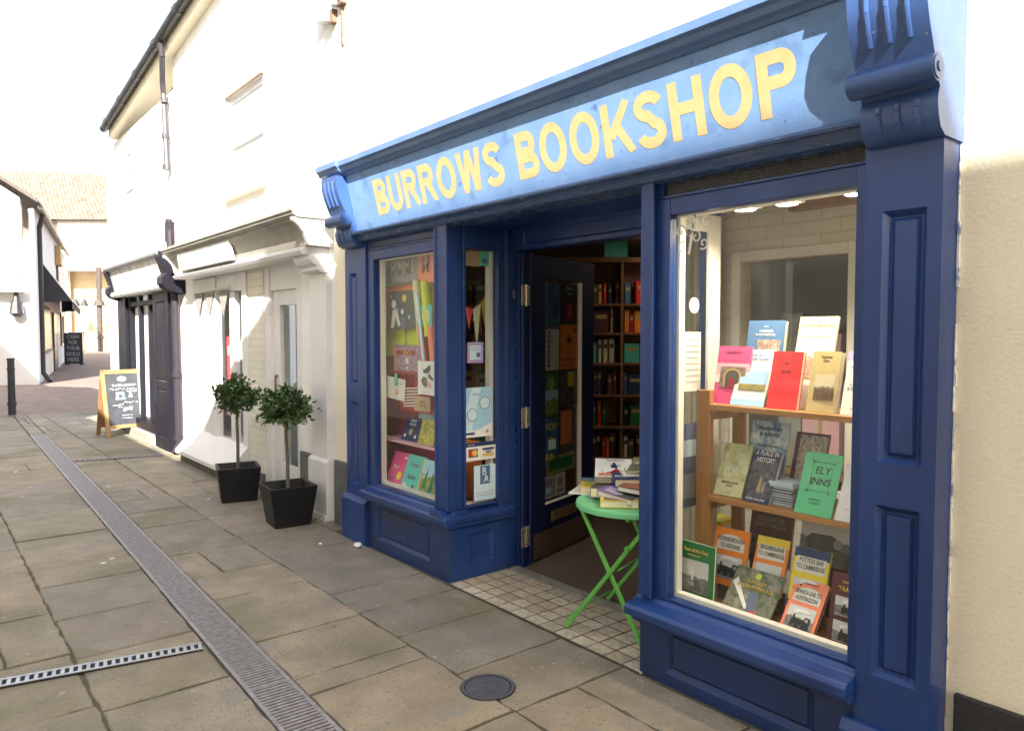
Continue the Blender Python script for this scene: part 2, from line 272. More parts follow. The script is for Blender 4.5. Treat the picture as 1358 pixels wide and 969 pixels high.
def text(name, body, mat, parent, loc, rot=(R(90), 0, 0), h=.02, width=None, off=0.0, ext=.0006, local=True, align='CENTER', shear=0, maxw=None):
    cu = bpy.data.curves.new(name, 'FONT'); cu.body = body; cu.size = 1; cu.offset = off; cu.resolution_u = 3; cu.align_x = align; cu.shear = shear
    o = bpy.data.objects.new(name+'_tmp', cu); col.objects.link(o)
    me = bpy.data.meshes.new_from_object(o); bpy.data.objects.remove(o); bpy.data.curves.remove(cu)
    xs = [v.co.x for v in me.vertices]; ys = [v.co.y for v in me.vertices]
    if not xs: return None
    nl = body.count('\n')+1; sy = h*nl*(1.35 if nl > 1 else 1)/(max(ys)-min(ys)); wx = max(xs)-min(xs); sx = width/wx if width else sy*.92
    if maxw and sx*wx > maxw: sx = maxw/wx
    cx = (max(xs)+min(xs))/2; cy = (max(ys)+min(ys))/2
    for v in me.vertices: v.co = ((v.co.x-cx)*sx, (v.co.y-cy)*sy, 0)
    if ext:
        b = bmesh.new(); b.from_mesh(me); r = bmesh.ops.extrude_face_region(b, geom=b.faces[:]); bmesh.ops.translate(b, verts=[e for e in r['geom'] if isinstance(e, bmesh.types.BMVert)], vec=(0, 0, ext)); bmesh.ops.recalc_face_normals(b, faces=b.faces); b.to_mesh(me); b.free()
    me.name = name; me.materials.append(mat); t = bpy.data.objects.new(name, me); link(t, parent)
    t.location = Vector(loc) if local or not parent else Vector(loc)-wl(parent); t.rotation_euler = rot
    return t

def sheet(name, wd, ht, mat, parent=None, th=.001, bend=0, n=6):
    """thin card standing on its lower edge, origin lower-left, front towards -y"""
    b = MB()
    for i in range(n):
        a, c = i/n, (i+1)/n; ya = bend*math.sin(math.pi*a); yc = bend*math.sin(math.pi*c)
        b.add([(a*wd, ya, 0), (c*wd, yc, 0), (c*wd, yc, ht), (a*wd, ya, ht), (a*wd, ya+th, 0), (c*wd, yc+th, 0), (c*wd, yc+th, ht), (a*wd, ya+th, ht)], [(0, 1, 2, 3), (7, 6, 5, 4), (0, 4, 5, 1), (3, 2, 6, 7)])
    return b.build(name, mat, parent, local=True)
def art(root, wd, ht, items):
    """printing on a front face: ('r'|'p', u0,v0,u1,v1, colour/picture) rectangles, ('o',u,v,r,colour) discs, ('t',text,u,v,h,colour[,w][,shear]) lettering"""
    k = 0
    for it in items:
        k += 1; y = -.0007*k
        if it[0] in 'rp':
            u0, v0, u1, v1 = it[1:5]; m = C(it[5]) if it[0] == 'r' else PICT[it[5]]
            MB().add([(u0*wd, y, v0*ht), (u1*wd, y, v0*ht), (u1*wd, y, v1*ht), (u0*wd, y, v1*ht)], [(0, 1, 2, 3)]).build('cover_picture' if it[0] == 'p' else 'colour_panel', m, root, local=True, fix=False)
        elif it[0] == 'g':
            MB().add([(u*wd, y, v*ht) for u, v in it[1]], [tuple(range(len(it[1])))]).build('cover_motif', C(it[2]), root, local=True, fix=False)
        elif it[0] == 'o':
            MB().add([(it[1]*wd+it[3]*wd*math.cos(a*.39), y, it[2]*ht+it[3]*wd*math.sin(a*.39)) for a in range(16)], [tuple(range(16))]).build('cover_emblem', C(it[4]), root, local=True, fix=False)
        else:
            text('title', it[1], C(it[5]), root, (it[2]*wd, y, it[3]*ht), h=it[4]*ht, maxw=(it[6] if len(it) > 6 else .86)*wd, off=.014, ext=.0004, shear=it[7] if len(it) > 7 else 0)

def loco(u0, v0, u1, v1):
    f = lambda pts: [(u0+(u1-u0)*a, v0+(v1-v0)*b) for a, b in pts]
    return [('g', f([(0, .12), (1, .05), (1, 0), (0, .06)]), 'grey'), ('g', f([(.18, .14), (.2, .5), (.36, .56), (.66, .5), (.7, .68), (.92, .66), (.93, .1), (.5, .1)]), 'black'), ('g', f([(.24, .52), (.25, .70), (.31, .70), (.32, .53)]), 'black'),
            ('g', f([(.26, .72), (.2, .86), (.34, .97), (.62, .98), (.9, .9), (.7, .82), (.45, .85), (.32, .76)]), 'white'), ('g', f([(.3, .12), (.3, .26), (.4, .26), (.4, .12)]), 'dgrey'), ('g', f([(.55, .12), (.55, .26), (.65, .26), (.65, .12)]), 'dgrey'), ('g', f([(.74, .46), (.74, .6), (.86, .6), (.86, .46)]), 'grey')]
def folk(u0, v0, u1, v1, c='black'):
    o = []; rr = random.Random(int(u0*100+v1*50))
    for i in range(7):
        u = u0+(u1-u0)*(i+.5)/7; h = (v1-v0)*rr.uniform(.42, .6); w_ = (u1-u0)*.055
        o.append(('g', [(u-w_, v0+.01), (u-w_*.9, v0+h*.8), (u-w_*.3, v0+h*.85), (u-w_*.35, v0+h), (u+w_*.35, v0+h), (u+w_*.3, v0+h*.85), (u+w_*.9, v0+h*.8), (u+w_, v0+.01)], c))
    return o
def arch(u0, v0, u1, v1, c1='dgrey', c2='crimson'):
    q = lambda k, top: [(u0+(u1-u0)*(.5-k), v0)]+[(u0+(u1-u0)*(.5-k*math.cos(t*.3142)), v0+(v1-v0)*(top-k+k*math.sin(t*.3142))) for t in range(11)]+[(u0+(u1-u0)*(.5+k), v0)]
    return [('g', q(.34, .92), 'tan'), ('g', q(.27, .84), 'brown'), ('g', q(.2, .75), c1), ('g', q(.1, .45), c2)]
def book(label, x, y, z, wd, ht, th, cover, items=(), lean=0, yaw=0, roll=0, pages=None, group=None, rot=None, spine=None):
    b = MB(); c = .0025
    b.box(0, wd, 0, c, 0, ht); b.box(0, wd, th-c, th, 0, ht); b.box(0, c, c, th-c, 0, ht)
    o = b.build('book', C(cover), None); tag(o, label, 'book', group)
    o.location = (x, y, z); o.rotation_euler = rot or (R(-lean), R(-roll), R(yaw))
    pg = MB().box(c, wd-.002, c+.0003, th-c-.0003, .002, ht-.002).build('pages', pages or PAPERW, o, local=True)
    art(o, wd, ht, items)
    return o
def card(name, label, cat, x, y, z, wd, ht, mat, items=(), rot=(0, 0, 0), group=None, bend=.004):
    o = sheet(name, wd, ht, C(mat) if isinstance(mat, str) else mat, None, bend=bend); tag(o, label, cat, group); o.location = (x, y, z); o.rotation_euler = rot
    art(o, wd, ht, items)
    return o

# ================================================================== GROUND
S = lambda o: tag(o, None, None, kind='structure')
S(MB().add([(-300, -200, -.035), (200, -200, -.035), (200, 300, -.035), (-300, 300, -.035)], [(0, 1, 2, 3)]).build('ground', SOILJ, fix=False))
DR = lambda x: 1.17-.0274*(x+2.665)           # centre line of the long drain
DW = .098
rs = random.Random(11)
slabs = MB()
def slab(x0, x1, ya, yb, yc, yd):
    """flag with corners (x0,ya) (x1,yb) (x1,yd) (x0,yc); worn ragged edge, V joint"""
    cs = [(x0, ya), (x1, yb), (x1, yd), (x0, yc)]; out = []
    dz = rs.uniform(-.003, .002); tx = rs.uniform(-.003, .003); ty = rs.uniform(-.003, .003)
    mx = sum(c[0] for c in cs)/4; my = sum(c[1] for c in cs)/4
    for i in range(4):
        p = cs[i]; q = cs[(i+1) % 4]; n = max(2, int(math.hypot(q[0]-p[0], q[1]-p[1])/.07))
        for k in range(n):
            f = k/n; j = .004 if k == 0 else .0065
            out.append((p[0]+(q[0]-p[0])*f+rs.uniform(-j, j), p[1]+(q[1]-p[1])*f+rs.uniform(-j, j)))
    hx = abs(x1-x0)/2; hy = abs(yd-yb)/2; ex = [rs.uniform(.001, .008) for _ in range(2)]; ey = [rs.uniform(.0, .006) for _ in range(2)]; sk = rs.uniform(-.008, .008)
    def ring(ins, z):
        r = []
        for x, y in out:
            fx = (x-mx)/max(hx, .03); fy = (y-my)/max(hy, .03)
            r.append((x-fx*(ins+ex[fx > 0])+sk*fy*(1-abs(fx)*.5), y-fy*(ins+ey[fy > 0]), z+dz+tx*(x-mx)+ty*(y-my)))
        return r
    a = ring(.0085, 0); m = ring(.003, -.0035); e = ring(0, -.022); n = len(a)
    slabs.add(a+m+e, [tuple(range(n))]+[(i, (i+1) % n, n+(i+1) % n, n+i) for i in range(n)]+[(n+i, n+(i+1) % n, 2*n+(i+1) % n, 2*n+i) for i in range(n)])
def band(y0, y1, joints, xa, xb, wmin=.45, wmax=.95):
    f0 = y0 if callable(y0) else (lambda x: y0); f1 = y1 if callable(y1) else (lambda x: y1)
    xs = sorted(joints)
    while xs[0] > xa: xs.insert(0, max(xa, xs[0]-rs.uniform(wmin, wmax)))
    while xs[-1] < xb: xs.append(min(xb, xs[-1]+rs.uniform(wmin, wmax)))
    for a, b in zip(xs[:-1], xs[1:]):
        if b-a < .03: continue
        if rs.random() < .13 and b-a > .5 and not (a > -4 and b < -2):
            ys = (f0(a)+f1(a))/2+rs.uniform(-.1, .1); slab(a, b, f0(a), f0(b), ys, ys); slab(a, b, ys, ys, f1(a), f1(b))
        else: slab(a, b, f0(a), f0(b), f1(a), f1(b))
XE = -16.4
band(1.885, 2.527, [-4.97, -4.025, -3.65, -3.24, -2.715, -2.29, -1.62, -1.0, -.3], XE, 3)
band(lambda x: DR(x)+DW+.004, 1.885, [-5.42, -4.84, -4.36, -3.64, -3.13, -2.955, -2.3, -1.5, -.8], XE, 3)
band(.56, lambda x: DR(x)-DW-.004, [-5.78, -5.23, -4.58, -3.98, -3.36, -2.5, -1.8], XE, 3)
band(-.02, .56, [-5.8, -4.73, -4.07, -3.43, -2.6, -1.9], XE, 3)
band(-.62, -.02, [-4.4, -3.7, -3.0, -2.2], XE, 3)
band(-1.18, -.62, [-4.1, -3.3], XE, 3); band(-1.6, -1.18, [-4.3, -3.4], XE, 3)
band(lambda x: DR(x)-DW+.002, lambda x: DR(x)+DW-.002, [-14.1, -13.175], XE, -13.175)
band(2.529, 2.76, [-9.0, -8.1], -13.5, -5.3); band(2.529, 2.72, [.2], -.95, 3)
band(2.529, 3.1, [-15], XE, -13.6); band(3.1, 3.8, [-15.2], XE, -14.3); band(3.8, 4.6, [-15.6], XE, -14.3)
S(slabs.build('paving', SLAB, fix=False))
S(MB().add([(XE, DR(XE)+DW+.004, -.0075), (3, DR(3)+DW+.004, -.0075), (3, 2.7, -.0075), (XE, 2.7, -.0075)], [(0, 1, 2, 3)]).add([(XE, -1.6, -.0075), (3, -1.6, -.0075), (3, DR(3)-DW-.004, -.0075), (XE, DR(XE)-DW-.004, -.0075)], [(0, 1, 2, 3)]).build('paving_joints', SOILJ, fix=False))
S(MB().add([(-110, -8, .0), (XE, -8, .0), (XE, 40, .0), (-110, 40, .0)], [(0, 3, 2, 1)]).build('brick_street', STREETB, fix=False))
# entrance mosaic
tl = MB(); ts = .112
for i in range(13):
    for j in range(5):
        x0 = -3.735+i*ts-.03*rs.random(); ts = .129; x0 = -3.73+i*ts*.922; y0 = 2.535+j*.0925
        a, b, c, d = x0+.0065, x0+ts*.922-.0065, y0+.0065, y0+.086; zz = .0035+rs.uniform(-.001, .001)
        if b > -2.17: continue
        g = lambda v: v+rs.uniform(-.002, .002)
        p = [(g(a), g(c)), (g(b), g(c)), (g(b), g(d)), (g(a), g(d))]
        tl.add([(u, v, zz) for u, v in p]+[(u+(.003 if u > (a+b)/2 else -.003), v+(.003 if v > (c+d)/2 else -.003), -.004) for u, v in p], [(0, 1, 2, 3), (0, 4, 5, 1), (1, 5, 6, 2), (2, 6, 7, 3), (3, 7, 4, 0)])
S(tl.build('entrance_tiles', TILE, fix=False))
S(MB().box(-3.74, -2.2, 2.53, 3.0, -.03, .001).build('entrance_bed', M('dark_grout', (.06, .052, .042), (.08, .07, .055), rough=.9, scale=20)))

# drains ------------------------------------------------------------
def run_grate(name, label, p, q, wd, rail, pitch, slot, z, mat, double=False):
    t = thing(name, label, 'drain', (p[0], p[1], 0), (0, 0, math.atan2(q[1]-p[1], q[0]-p[0])), None)
    L = math.hypot(q[0]-p[0], q[1]-p[1])
    MB().box(0, L, -wd/2, wd/2, -.034 if z < .002 else .002, -.022 if z < .002 else .007).build('channel', PIT, t, local=True)  # dark plate under the bars carries the shade of the slots
    zb = -.02 if z < .002 else .0072
    MB().box(0, L, -wd/2, -wd/2+rail, zb, z).box(0, L, wd/2-rail, wd/2, zb, z).build('frame', mat, t, local=True)
    sec = 1.0; k = 0; x = 0.0
    while x < L-.02:
        e = min(L, x+sec); g = MB(); u = x+.004
        while u < e-.004:
            v = min(u+pitch-slot, e); g.box(u, v, -wd/2+rail, wd/2-rail, zb, z-.0012); u += pitch
        if double: g.box(x, e, -.007, .007, zb, z-.0007)
        g.build('grating', mat, t, local=True); x = e
    return t
run_grate('drain_channel', 'long worn iron slotted drain grating running down the alley', (-13.15, DR(-13.15)), (2.5, DR(2.5)), 2*DW, .018, .0265, .0115, .0005, CAST)
run_grate('cross_drain', 'silvery steel slotted drain crossing the near paving towards the long drain', (-3.735, 1.075), (-4.24, -1.5), .085, .014, .034, .0185, .0115, GALV)
run_grate('cross_drain', 'narrow dark slotted drain crossing the paving near the planters', (-10.15, 1.48), (-9.92, 2.42), .08, .015, .05, .024, .0115, CAST)
mh = thing('manhole_cover', 'small round iron access cover set in the paving before the doorway', 'manhole cover', (-2.52, 1.915, 0))
MB().prism([(.122*math.cos(a*.2618), .122*math.sin(a*.2618)) for a in range(24)], 'z', .0005, .003).build('surround', PIT, mh, local=True)
rg = MB()
for a in range(32):
    t0, t1 = a*math.pi/16, (a+1)*math.pi/16
    rg.add([(r*math.cos(t), r*math.sin(t), z) for t in (t0, t1) for r, z in ((.104, .003), (.104, .007), (.118, .007), (.118, .003))], [(0, 1, 5, 4), (1, 2, 6, 5), (2, 3, 7, 6)])
rg.build('rim', M('dark_cast_rim', (.10, .10, .11), (.07, .07, .08), rough=.5, scale=20, metal=.2), mh, local=True)
lid = MB().prism([(.098*math.cos(a*.2618), .098*math.sin(a*.2618)) for a in range(24)], 'z', .0031, .0052)
for i in range(-4, 5):
    hw = math.sqrt(max(0, .09**2-(i*.02)**2)); lid.box(i*.02-.006, i*.02+.006, -hw, hw, .0053, .0068)
lid.build('lid', M('blue_grey_cast_lid', (.11, .115, .14), (.08, .08, .10), rough=.5, scale=25, metal=.3), mh, local=True)
for i, (x, y, r, lb) in enumerate([(-4.78, 2.46, .03, 'crumpled white tissue lying against the foot of the blue pilaster'), (-5.02, 2.28, .012, 'tiny white paper scrap on the flagstones near the black planter')]):
    b = MB(); pts = []
    for a in range(40):
        th = a*2.4; zz = (a+.5)/40; rr = r*math.sqrt(1-(2*zz-1)**2)*rs.uniform(.6, 1.2); pts.append((rr*math.cos(th), rr*math.sin(th), zz*r*1.3))
    b.v = pts; me = bmesh.new(); [me.verts.new(p) for p in pts]; bmesh.ops.convex_hull(me, input=me.verts[:]); mm = bpy.data.meshes.new('paper_scrap'); me.to_mesh(mm); me.free(); mm.materials.append(C('white'))
    o = link(bpy.data.objects.new('paper_scrap', mm)); o.location = (x, y, .001); tag(o, lb, 'litter')

# ================================================================== BOOKSHOP
shop = thing('bookshop', 'bookshop with navy blue shopfront and yellow lettering on its signboard', 'shop', (-3, 2.66, 0))
yW = 2.66
MB().box(-.965, 6, yW, yW+.25, 0, 6.6).box(-5.52, -.965, yW, yW+.25, 2.68, 6.6).box(-5.52, -5.12, yW, yW+.25, 0, 2.68).build('wall', CREAM, shop)
MB().box(-.935, 6, yW-.022, yW-.001, -.02, .36).build('plinth', BLACKP, shop, bev=.006)
MB().box(-5.52, -5.14, yW-.03, yW-.001, -.02, .52).build('plinth', GREYP, shop, bev=.008)
pf = MB()
z = 0
while z < 2.2:
    l_ = rs.uniform(.03, .22); pf.box(-.9635, -.959+rs.uniform(-.002, .004), 2.654-rs.uniform(0, .008), 2.6585, z, z+l_); z += l_+(rs.uniform(.02, .12) if rs.random() < .3 else .0005)
pf.build('wall_filler', PUTTY, shop)
# pilasters
pr = MB().panelled(-1.21, -.965, .2, 2.165, 2.53, 2.7, [(-1.15, -1.01, 1.11, 1.95), (-1.155, -1.01, .375, .965)], rec=.026, m=.02).build('pilaster', BLUE, shop, bev=.003)
MB().prism([(2.49, -.02), (2.49, .165), (2.51, .2), (2.7, .2), (2.7, -.02)], 'x', -1.245, -.925).build('pilaster_base', BLUE, shop, bev=.004)
MB().panelled(-5.12, -4.80, .3, 2.19, 2.55, 2.7, [(-5.055, -4.935, 1.16, 1.98), (-5.055, -4.935, .42, 1.03)], rec=.02, m=.018).build('pilaster', BLUE, shop, bev=.003)
MB().prism([(2.515, -.02), (2.515, .305), (2.545, .335), (2.7, .335), (2.7, -.02)], 'x', -5.145, -4.785).build('pilaster_base', BLUE, shop, bev=.004)
# corbels
def corbel(x0, x1, label):
    prof = [(2.70, 2.645), (2.345, 2.645), (2.345, 2.60), (2.352, 2.545), (2.372, 2.485), (2.398, 2.43), (2.415, 2.395), (2.43, 2.345), (2.462, 2.30), (2.452, 2.275), (2.45, 2.25), (2.458, 2.215), (2.475, 2.18), (2.51, 2.16), (2.70, 2.16)]
    c = MB().prism(prof, 'x', x0, x1).build('corbel', CORB, shop, smooth=True); lab(c, label)
    sc = MB().cyl((x0-.012, 2.414, 2.345), (x1+.012, 2.414, 2.345), .043, n=28)
    for xx, sg in ((x0-.012, -1), (x1+.012, 1)):
        sc.cyl((xx, 2.414, 2.345), (xx+sg*.004, 2.414, 2.345), .036, n=24); sc.cyl((xx+sg*.004, 2.414, 2.345), (xx+sg*.008, 2.414, 2.345), .016, n=16)
    sc.build('scroll', CORB, c, smooth=True)
    fl = MB(); front = [(2.345, 2.61), (2.345, 2.60), (2.352, 2.545), (2.372, 2.485), (2.388, 2.445)]; low = [(2.451, 2.27), (2.45, 2.25), (2.458, 2.215), (2.467, 2.195)]
    for path in (front, low):
        for k in range(3):
            xx = x0+(x1-x0)*(k+1)/4
            for (ya, za), (yb, zb) in zip(path[:-1], path[1:]): fl.cyl((xx, ya-.001, za), (xx, yb-.001, zb), .0095, n=8)
    fl.build('reeding', CORB, c)
    return c
corbel(-5.075, -4.835, 'far corbel'); corbel(-1.195, -.955, 'near corbel')
# sign fascia
FB, FT = (2.51, 2.262), (2.42, 2.645)
MB().prism([FB, FT, (2.72, 2.645), (2.72, 2.262)], 'x', -4.835, -1.195).build('signboard', FASC, shop)
MB().prism([(2.66, 2.645), (2.408, 2.645), (2.395, 2.662), (2.375, 2.668), (2.365, 2.69), (2.347, 2.70), (2.347, 2.735), (2.357, 2.742), (2.70, 2.775), (2.70, 2.645)], 'x', -5.10, -.93).build('cornice', FASCM, shop, bev=.002)
for a, b in ((-5.13, -4.81), (-1.215, -.915)):
    MB().prism([(2.66, 2.650), (2.39, 2.650), (2.375, 2.664), (2.355, 2.670), (2.345, 2.692), (2.328, 2.702), (2.328, 2.738), (2.338, 2.746), (2.70, 2.781), (2.70, 2.650)], 'x', a, b).build('cornice_return', FASCM, shop, bev=.002)
MB().prism([(2.52, 2.262), (2.478, 2.262), (2.462, 2.256), (2.456, 2.246), (2.462, 2.236), (2.478, 2.232), (2.495, 2.222), (2.515, 2.2), (2.545, 2.192), (2.66, 2.192), (2.66, 2.262)], 'x', -4.835, -1.195).build('moulding', M('blue_moulding_gloss', (.045, .09, .22), (.06, .10, .2), rough=.25, scale=5, stretch=(1, 5, 5), spots=[(40, .68, (.35, .38, .42), 'n', .05)]), shop, smooth=False, bev=.002)
ca = math.atan2(FB[0]-FT[0], FT[1]-FB[1])
def onsign(z): f = (z-FB[1])/(FT[1]-FB[1]); return FB[0]+(FT[0]-FB[0])*f
def arc(cx, cy, rx, ry, a0, a1, n=14): return [(cx+rx*math.cos(R(a0+(a1-a0)*i/n)), cy+ry*math.sin(R(a0+(a1-a0)*i/n))) for i in range(n+1)]
ST = .205; h_ = ST/2
def bowl(x, y0, y1, w_):    # stroke centre line of a B/P/R bowl between heights y0 and y1
    ry = (y1-y0)/2-h_; cy = (y0+y1)/2
    return [(x, y1-h_)]+arc(w_-h_-ry*.9, cy, ry*.9, ry, 90, -90)+[(x, y0+h_)]
GLYPH = {'B': (.70, [[(h_, 0), (h_, 1)], bowl(ST, .46, 1, .66), bowl(ST, 0, .54, .72)]), 'P': (.68, [[(h_, 0), (h_, 1)], bowl(ST, .42, 1, .69)]),
    'R': (.76, [[(h_, 0), (h_, 1)], bowl(ST, .44, 1, .70), [(.36, .46), (.46, .40), (.69, 0)]]), 'U': (.74, [[(h_, 1)]+arc(.36, .36, .36-h_, .36-h_, 180, 360)+[(.72-h_, 1)]]),
    'O': (.86, [arc(.42, .5, .42-h_, .515-h_, 0, 360, 32)]), 'W': (1.02, [[(h_, 1), (.27, 0)], [(.27, 0), (.50, 1)], [(.50, 1), (.73, 0)], [(.73, 0), (1.0-h_, 1)]]),
    'S': (.74, [arc(.35, .735, .35-h_, .27-h_, 12, 180, 12)+arc(.35, .735, .35-h_, .27-h_, 180, 262, 6)[1:]+arc(.355, .265, .355-h_, .28-h_, 82, 0, 6)[1:]+arc(.355, .265, .355-h_, .28-h_, 0, -168, 12)[1:]]),
    'K': (.76, [[(h_, 0), (h_, 1)], [(.69, 1), (.20, .36)], [(.34, .60), (.72, 0)]]), 'H': (.76, [[(h_, 0), (h_, 1)], [(.74-h_, 0), (.74-h_, 1)], [(ST, .53), (.74-ST, .53)]])}
def letters(name, word, x0, x1, zc, hgt, mat, parent):
    b = MB(); x = 0; k = 0
    for ch in word:
        adv, strokes = GLYPH[ch]
        for st in strokes:
            k += 1; zo = (k % 5)*.00009; n = len(st); closed = math.dist(st[0], st[-1]) < 1e-4; L_, R_ = [], []
            for i in range(n):
                p = st[i]; a = st[i-1] if i else (st[-2] if closed else None); c = st[i+1] if i < n-1 else (st[1] if closed else None)
                d1 = Vector((p[0]-a[0], p[1]-a[1])).normalized() if a else None; d2 = Vector((c[0]-p[0], c[1]-p[1])).normalized() if c else None
                d1 = d1 or d2; d2 = d2 or d1; t = (d1+d2).normalized(); nn = Vector((-t.y, t.x)); m = min(2.2, 1/max(.3, nn.dot(Vector((-d1.y, d1.x)))))
                w_ = h_*m if m < 2.1 else h_*1.25
                L_.append((p[0]+nn.x*w_, p[1]+nn.y*w_)); R_.append((p[0]-nn.x*w_, p[1]-nn.y*w_))
            cl = lambda q: (x+q[0], max(-.015, min(1.015, q[1])) if ch in 'OSU' else max(0, min(1, q[1])))
            for i in range(n-1): b.add([(*cl(q), zo) for q in (R_[i], R_[i+1], L_[i+1], L_[i])], [(0, 1, 2, 3)])
        x += adv+.085
    W_ = x-.085; ob = b.build(name, mat, parent, local=True, fix=False); sc = Matrix.Diagonal(((x1-x0)/W_, hgt, 1, 1)) @ Matrix.Translation((-W_/2, -.5, 0)); ob.data.transform(sc)
    ob.location = Vector(((x0+x1)/2, onsign(zc)-.0007, zc))-wl(parent); ob.rotation_euler = (R(90)+ca, 0, 0)
for wd, x0, x1 in (('BURROWS', -4.49, -3.10), ('BOOKSHOP', -2.99, -1.43)): letters('sign_lettering', wd, x0, x1, 2.450, .232, GOLD, shop)

# ---- recess soffit, lintel
MB().box(-4.80, -1.21, 2.64, 3.1, 2.205, 2.26).build('recess_soffit', BLUE, shop)
MB().panelled(-3.735, -2.2, 2.068, 2.204, 3.02, 3.12, [(-3.6, -2.35, 2.095, 2.18)], field=False, rec=.012, m=.01).build('door_lintel', BLUE, shop, bev=.002)
MB().box(-3.7, -2.2, 2.992, 3.065, 0, .014).box(-3.7, -2.2, 3.005, 3.018, .014, .017).box(-3.7, -2.2, 3.035, 3.048, .014, .017).build('threshold_strip', M('worn_aluminium_strip', (.36, .35, .32), (.24, .23, .21), rough=.4, scale=14, metal=.4), shop)
# ---- left bay
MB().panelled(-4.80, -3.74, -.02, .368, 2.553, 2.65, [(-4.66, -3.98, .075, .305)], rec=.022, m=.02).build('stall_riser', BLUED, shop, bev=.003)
rt = MB().panelled(0, .5, -.02, .368, 0, .06, [(.15, .335, .085, .285)], rec=.018, m=.018, field=False)
rt.xform(Matrix.Translation((-3.739, 2.554, 0)) @ Matrix.Rotation(R(90), 4, 'Z')); rt.build('stall_riser', BLUE, shop, bev=.003)
sp = [(2.485, .37), (2.485, .405), (2.495, .418), (2.545, .43), (2.56, .445), (2.66, .445), (2.66, .37)]
MB().prism(sp, 'x', -4.80, -3.704).prism([(-3.70+.0-(y-2.485)+.0, z) for y, z in sp], 'y', 2.487, 3.045).build('window_sill', BLUE, shop, bev=.004)
MB().prism([(2.51, .345), (2.51, .369), (2.552, .369), (2.552, .33)], 'x', -4.8, -3.737).prism([(-3.737, .33), (-3.737, .369), (-3.71, .369), (-3.71, .345)], 'y', 2.512, 3.04).build('sill_moulding', BLUE, shop, bev=.003)
def frame_x(x0, x1, z0, z1, ya, yb, l, r, bt, tp, mat, name='window_frame'):
    return MB().box(x0, x0+l, ya, yb, z0, z1).box(x1-r, x1, ya, yb, z0, z1).box(x0+l, x1-r, ya+.002, yb, z0, z0+bt).box(x0+l, x1-r, ya+.002, yb, z1-tp, z1).build(name, mat, shop, bev=.003)
wf = frame_x(-4.80, -3.87, .445, 2.125, 2.565, 2.62, .085, .055, .012, .065, BLUE)
MB().box(-4.715, -3.925, 2.588, 2.592, .457, 2.06).build('pane', GLASS, wf)
frame_x(-4.735, -3.9, .45, 2.075, 2.622, 2.66, .03, .03, .025, .02, TRIM, 'window_bead')
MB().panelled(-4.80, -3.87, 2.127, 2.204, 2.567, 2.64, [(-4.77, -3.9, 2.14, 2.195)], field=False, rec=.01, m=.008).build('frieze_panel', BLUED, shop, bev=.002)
cp = MB().box(-3.87, -3.745, 2.532, 2.65, .446, 2.204)
for x, y in ((-3.862, 2.532), (-3.748, 2.535)): cp.cyl((x, y, .446), (x, y, 2.2), .011, n=10)
cp.build('corner_post', BLUE, shop, bev=.003)
# side light
sf = MB().box(-3.79, -3.735, 2.652, 2.672, .446, 2.204).box(-3.79, -3.735, 2.925, 3.075, .0, 2.204).box(-3.79, -3.737, 2.672, 2.925, .446, .456).box(-3.79, -3.737, 2.672, 2.925, 2.065, 2.204)
sf.cyl((-3.732, 2.985, .45), (-3.732, 2.985, 2.2), .007, n=8).cyl((-3.732, 3.0, .45), (-3.732, 3.0, 2.2), .007, n=8)
sf = sf.build('side_window_frame', BLUE, shop, bev=.003)
MB().box(-3.768, -3.764, 2.672, 2.925, .456, 2.065).build('pane', GLASS, sf)
MB().box(-3.84, -3.792, 2.90, 2.93, .456, 2.065).box(-3.84, -3.792, 2.672, 2.9, .440, .462).build('window_bead', TRIM, shop)
MB().box(-3.7335, -3.7295, 3.045, 3.062, 1.765, 1.825).build('bolt_plate', STEEL, shop)
# ---- door
dp = Vector((-3.655, 3.085, 0)); ang = math.atan2(3.98-3.08, -3.93+3.66)
MB().box(-3.735, -3.67, 3.076, 3.15, 0, 2.066).build('door_frame', BLUE, shop, bev=.003)
door = bpy.data.objects.new('door', None); link(door, shop); door.location = dp-wl(shop); door.rotation_euler = (0, 0, ang)
# local x along the leaf, -y faces the street
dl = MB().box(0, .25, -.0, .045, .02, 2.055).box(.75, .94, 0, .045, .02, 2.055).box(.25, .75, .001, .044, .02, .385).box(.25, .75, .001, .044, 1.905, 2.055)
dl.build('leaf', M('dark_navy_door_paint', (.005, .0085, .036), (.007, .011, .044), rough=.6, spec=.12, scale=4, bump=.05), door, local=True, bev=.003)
MB().box(.25, .75, .018, .022, .385, 1.905).build('pane', glass_mat('dimming_door_glass', tint=(.80, .81, .83)), door, local=True)  # grey tint added so the posters behind look shaded
MB().box(.735, .75, -.004, .03, .385, 1.905).box(.25, .735, -.003, .012, .375, .387).build('glazing_bead', TRIM, door, local=True)
MB().box(.10, .94, -.004, -.0005, .025, .20).build('kick_plate', KICK, door, local=True)
MB().box(.32, .68, -.008, -.0005, .245, .315).box(.34, .66, -.011, -.008, .258, .302).build('letter_plate', BRASS, door, local=True, bev=.002)
for z in (1.72, .93, .15):
    h = MB().box(-.045, -.002, -.006, .001, z, z+.13).box(.002, .045, -.006, -.0005, z, z+.13).cyl((0, -.008, z-.004), (0, -.008, z+.134), .007, n=10)
    for q in (.02, .065, .11):
        for u in (-.024, .024): h.cyl((u, -.006, z+q), (u, -.0075, z+q), .005, n=8)
    h.build('hinge', STEEL, door, local=True)
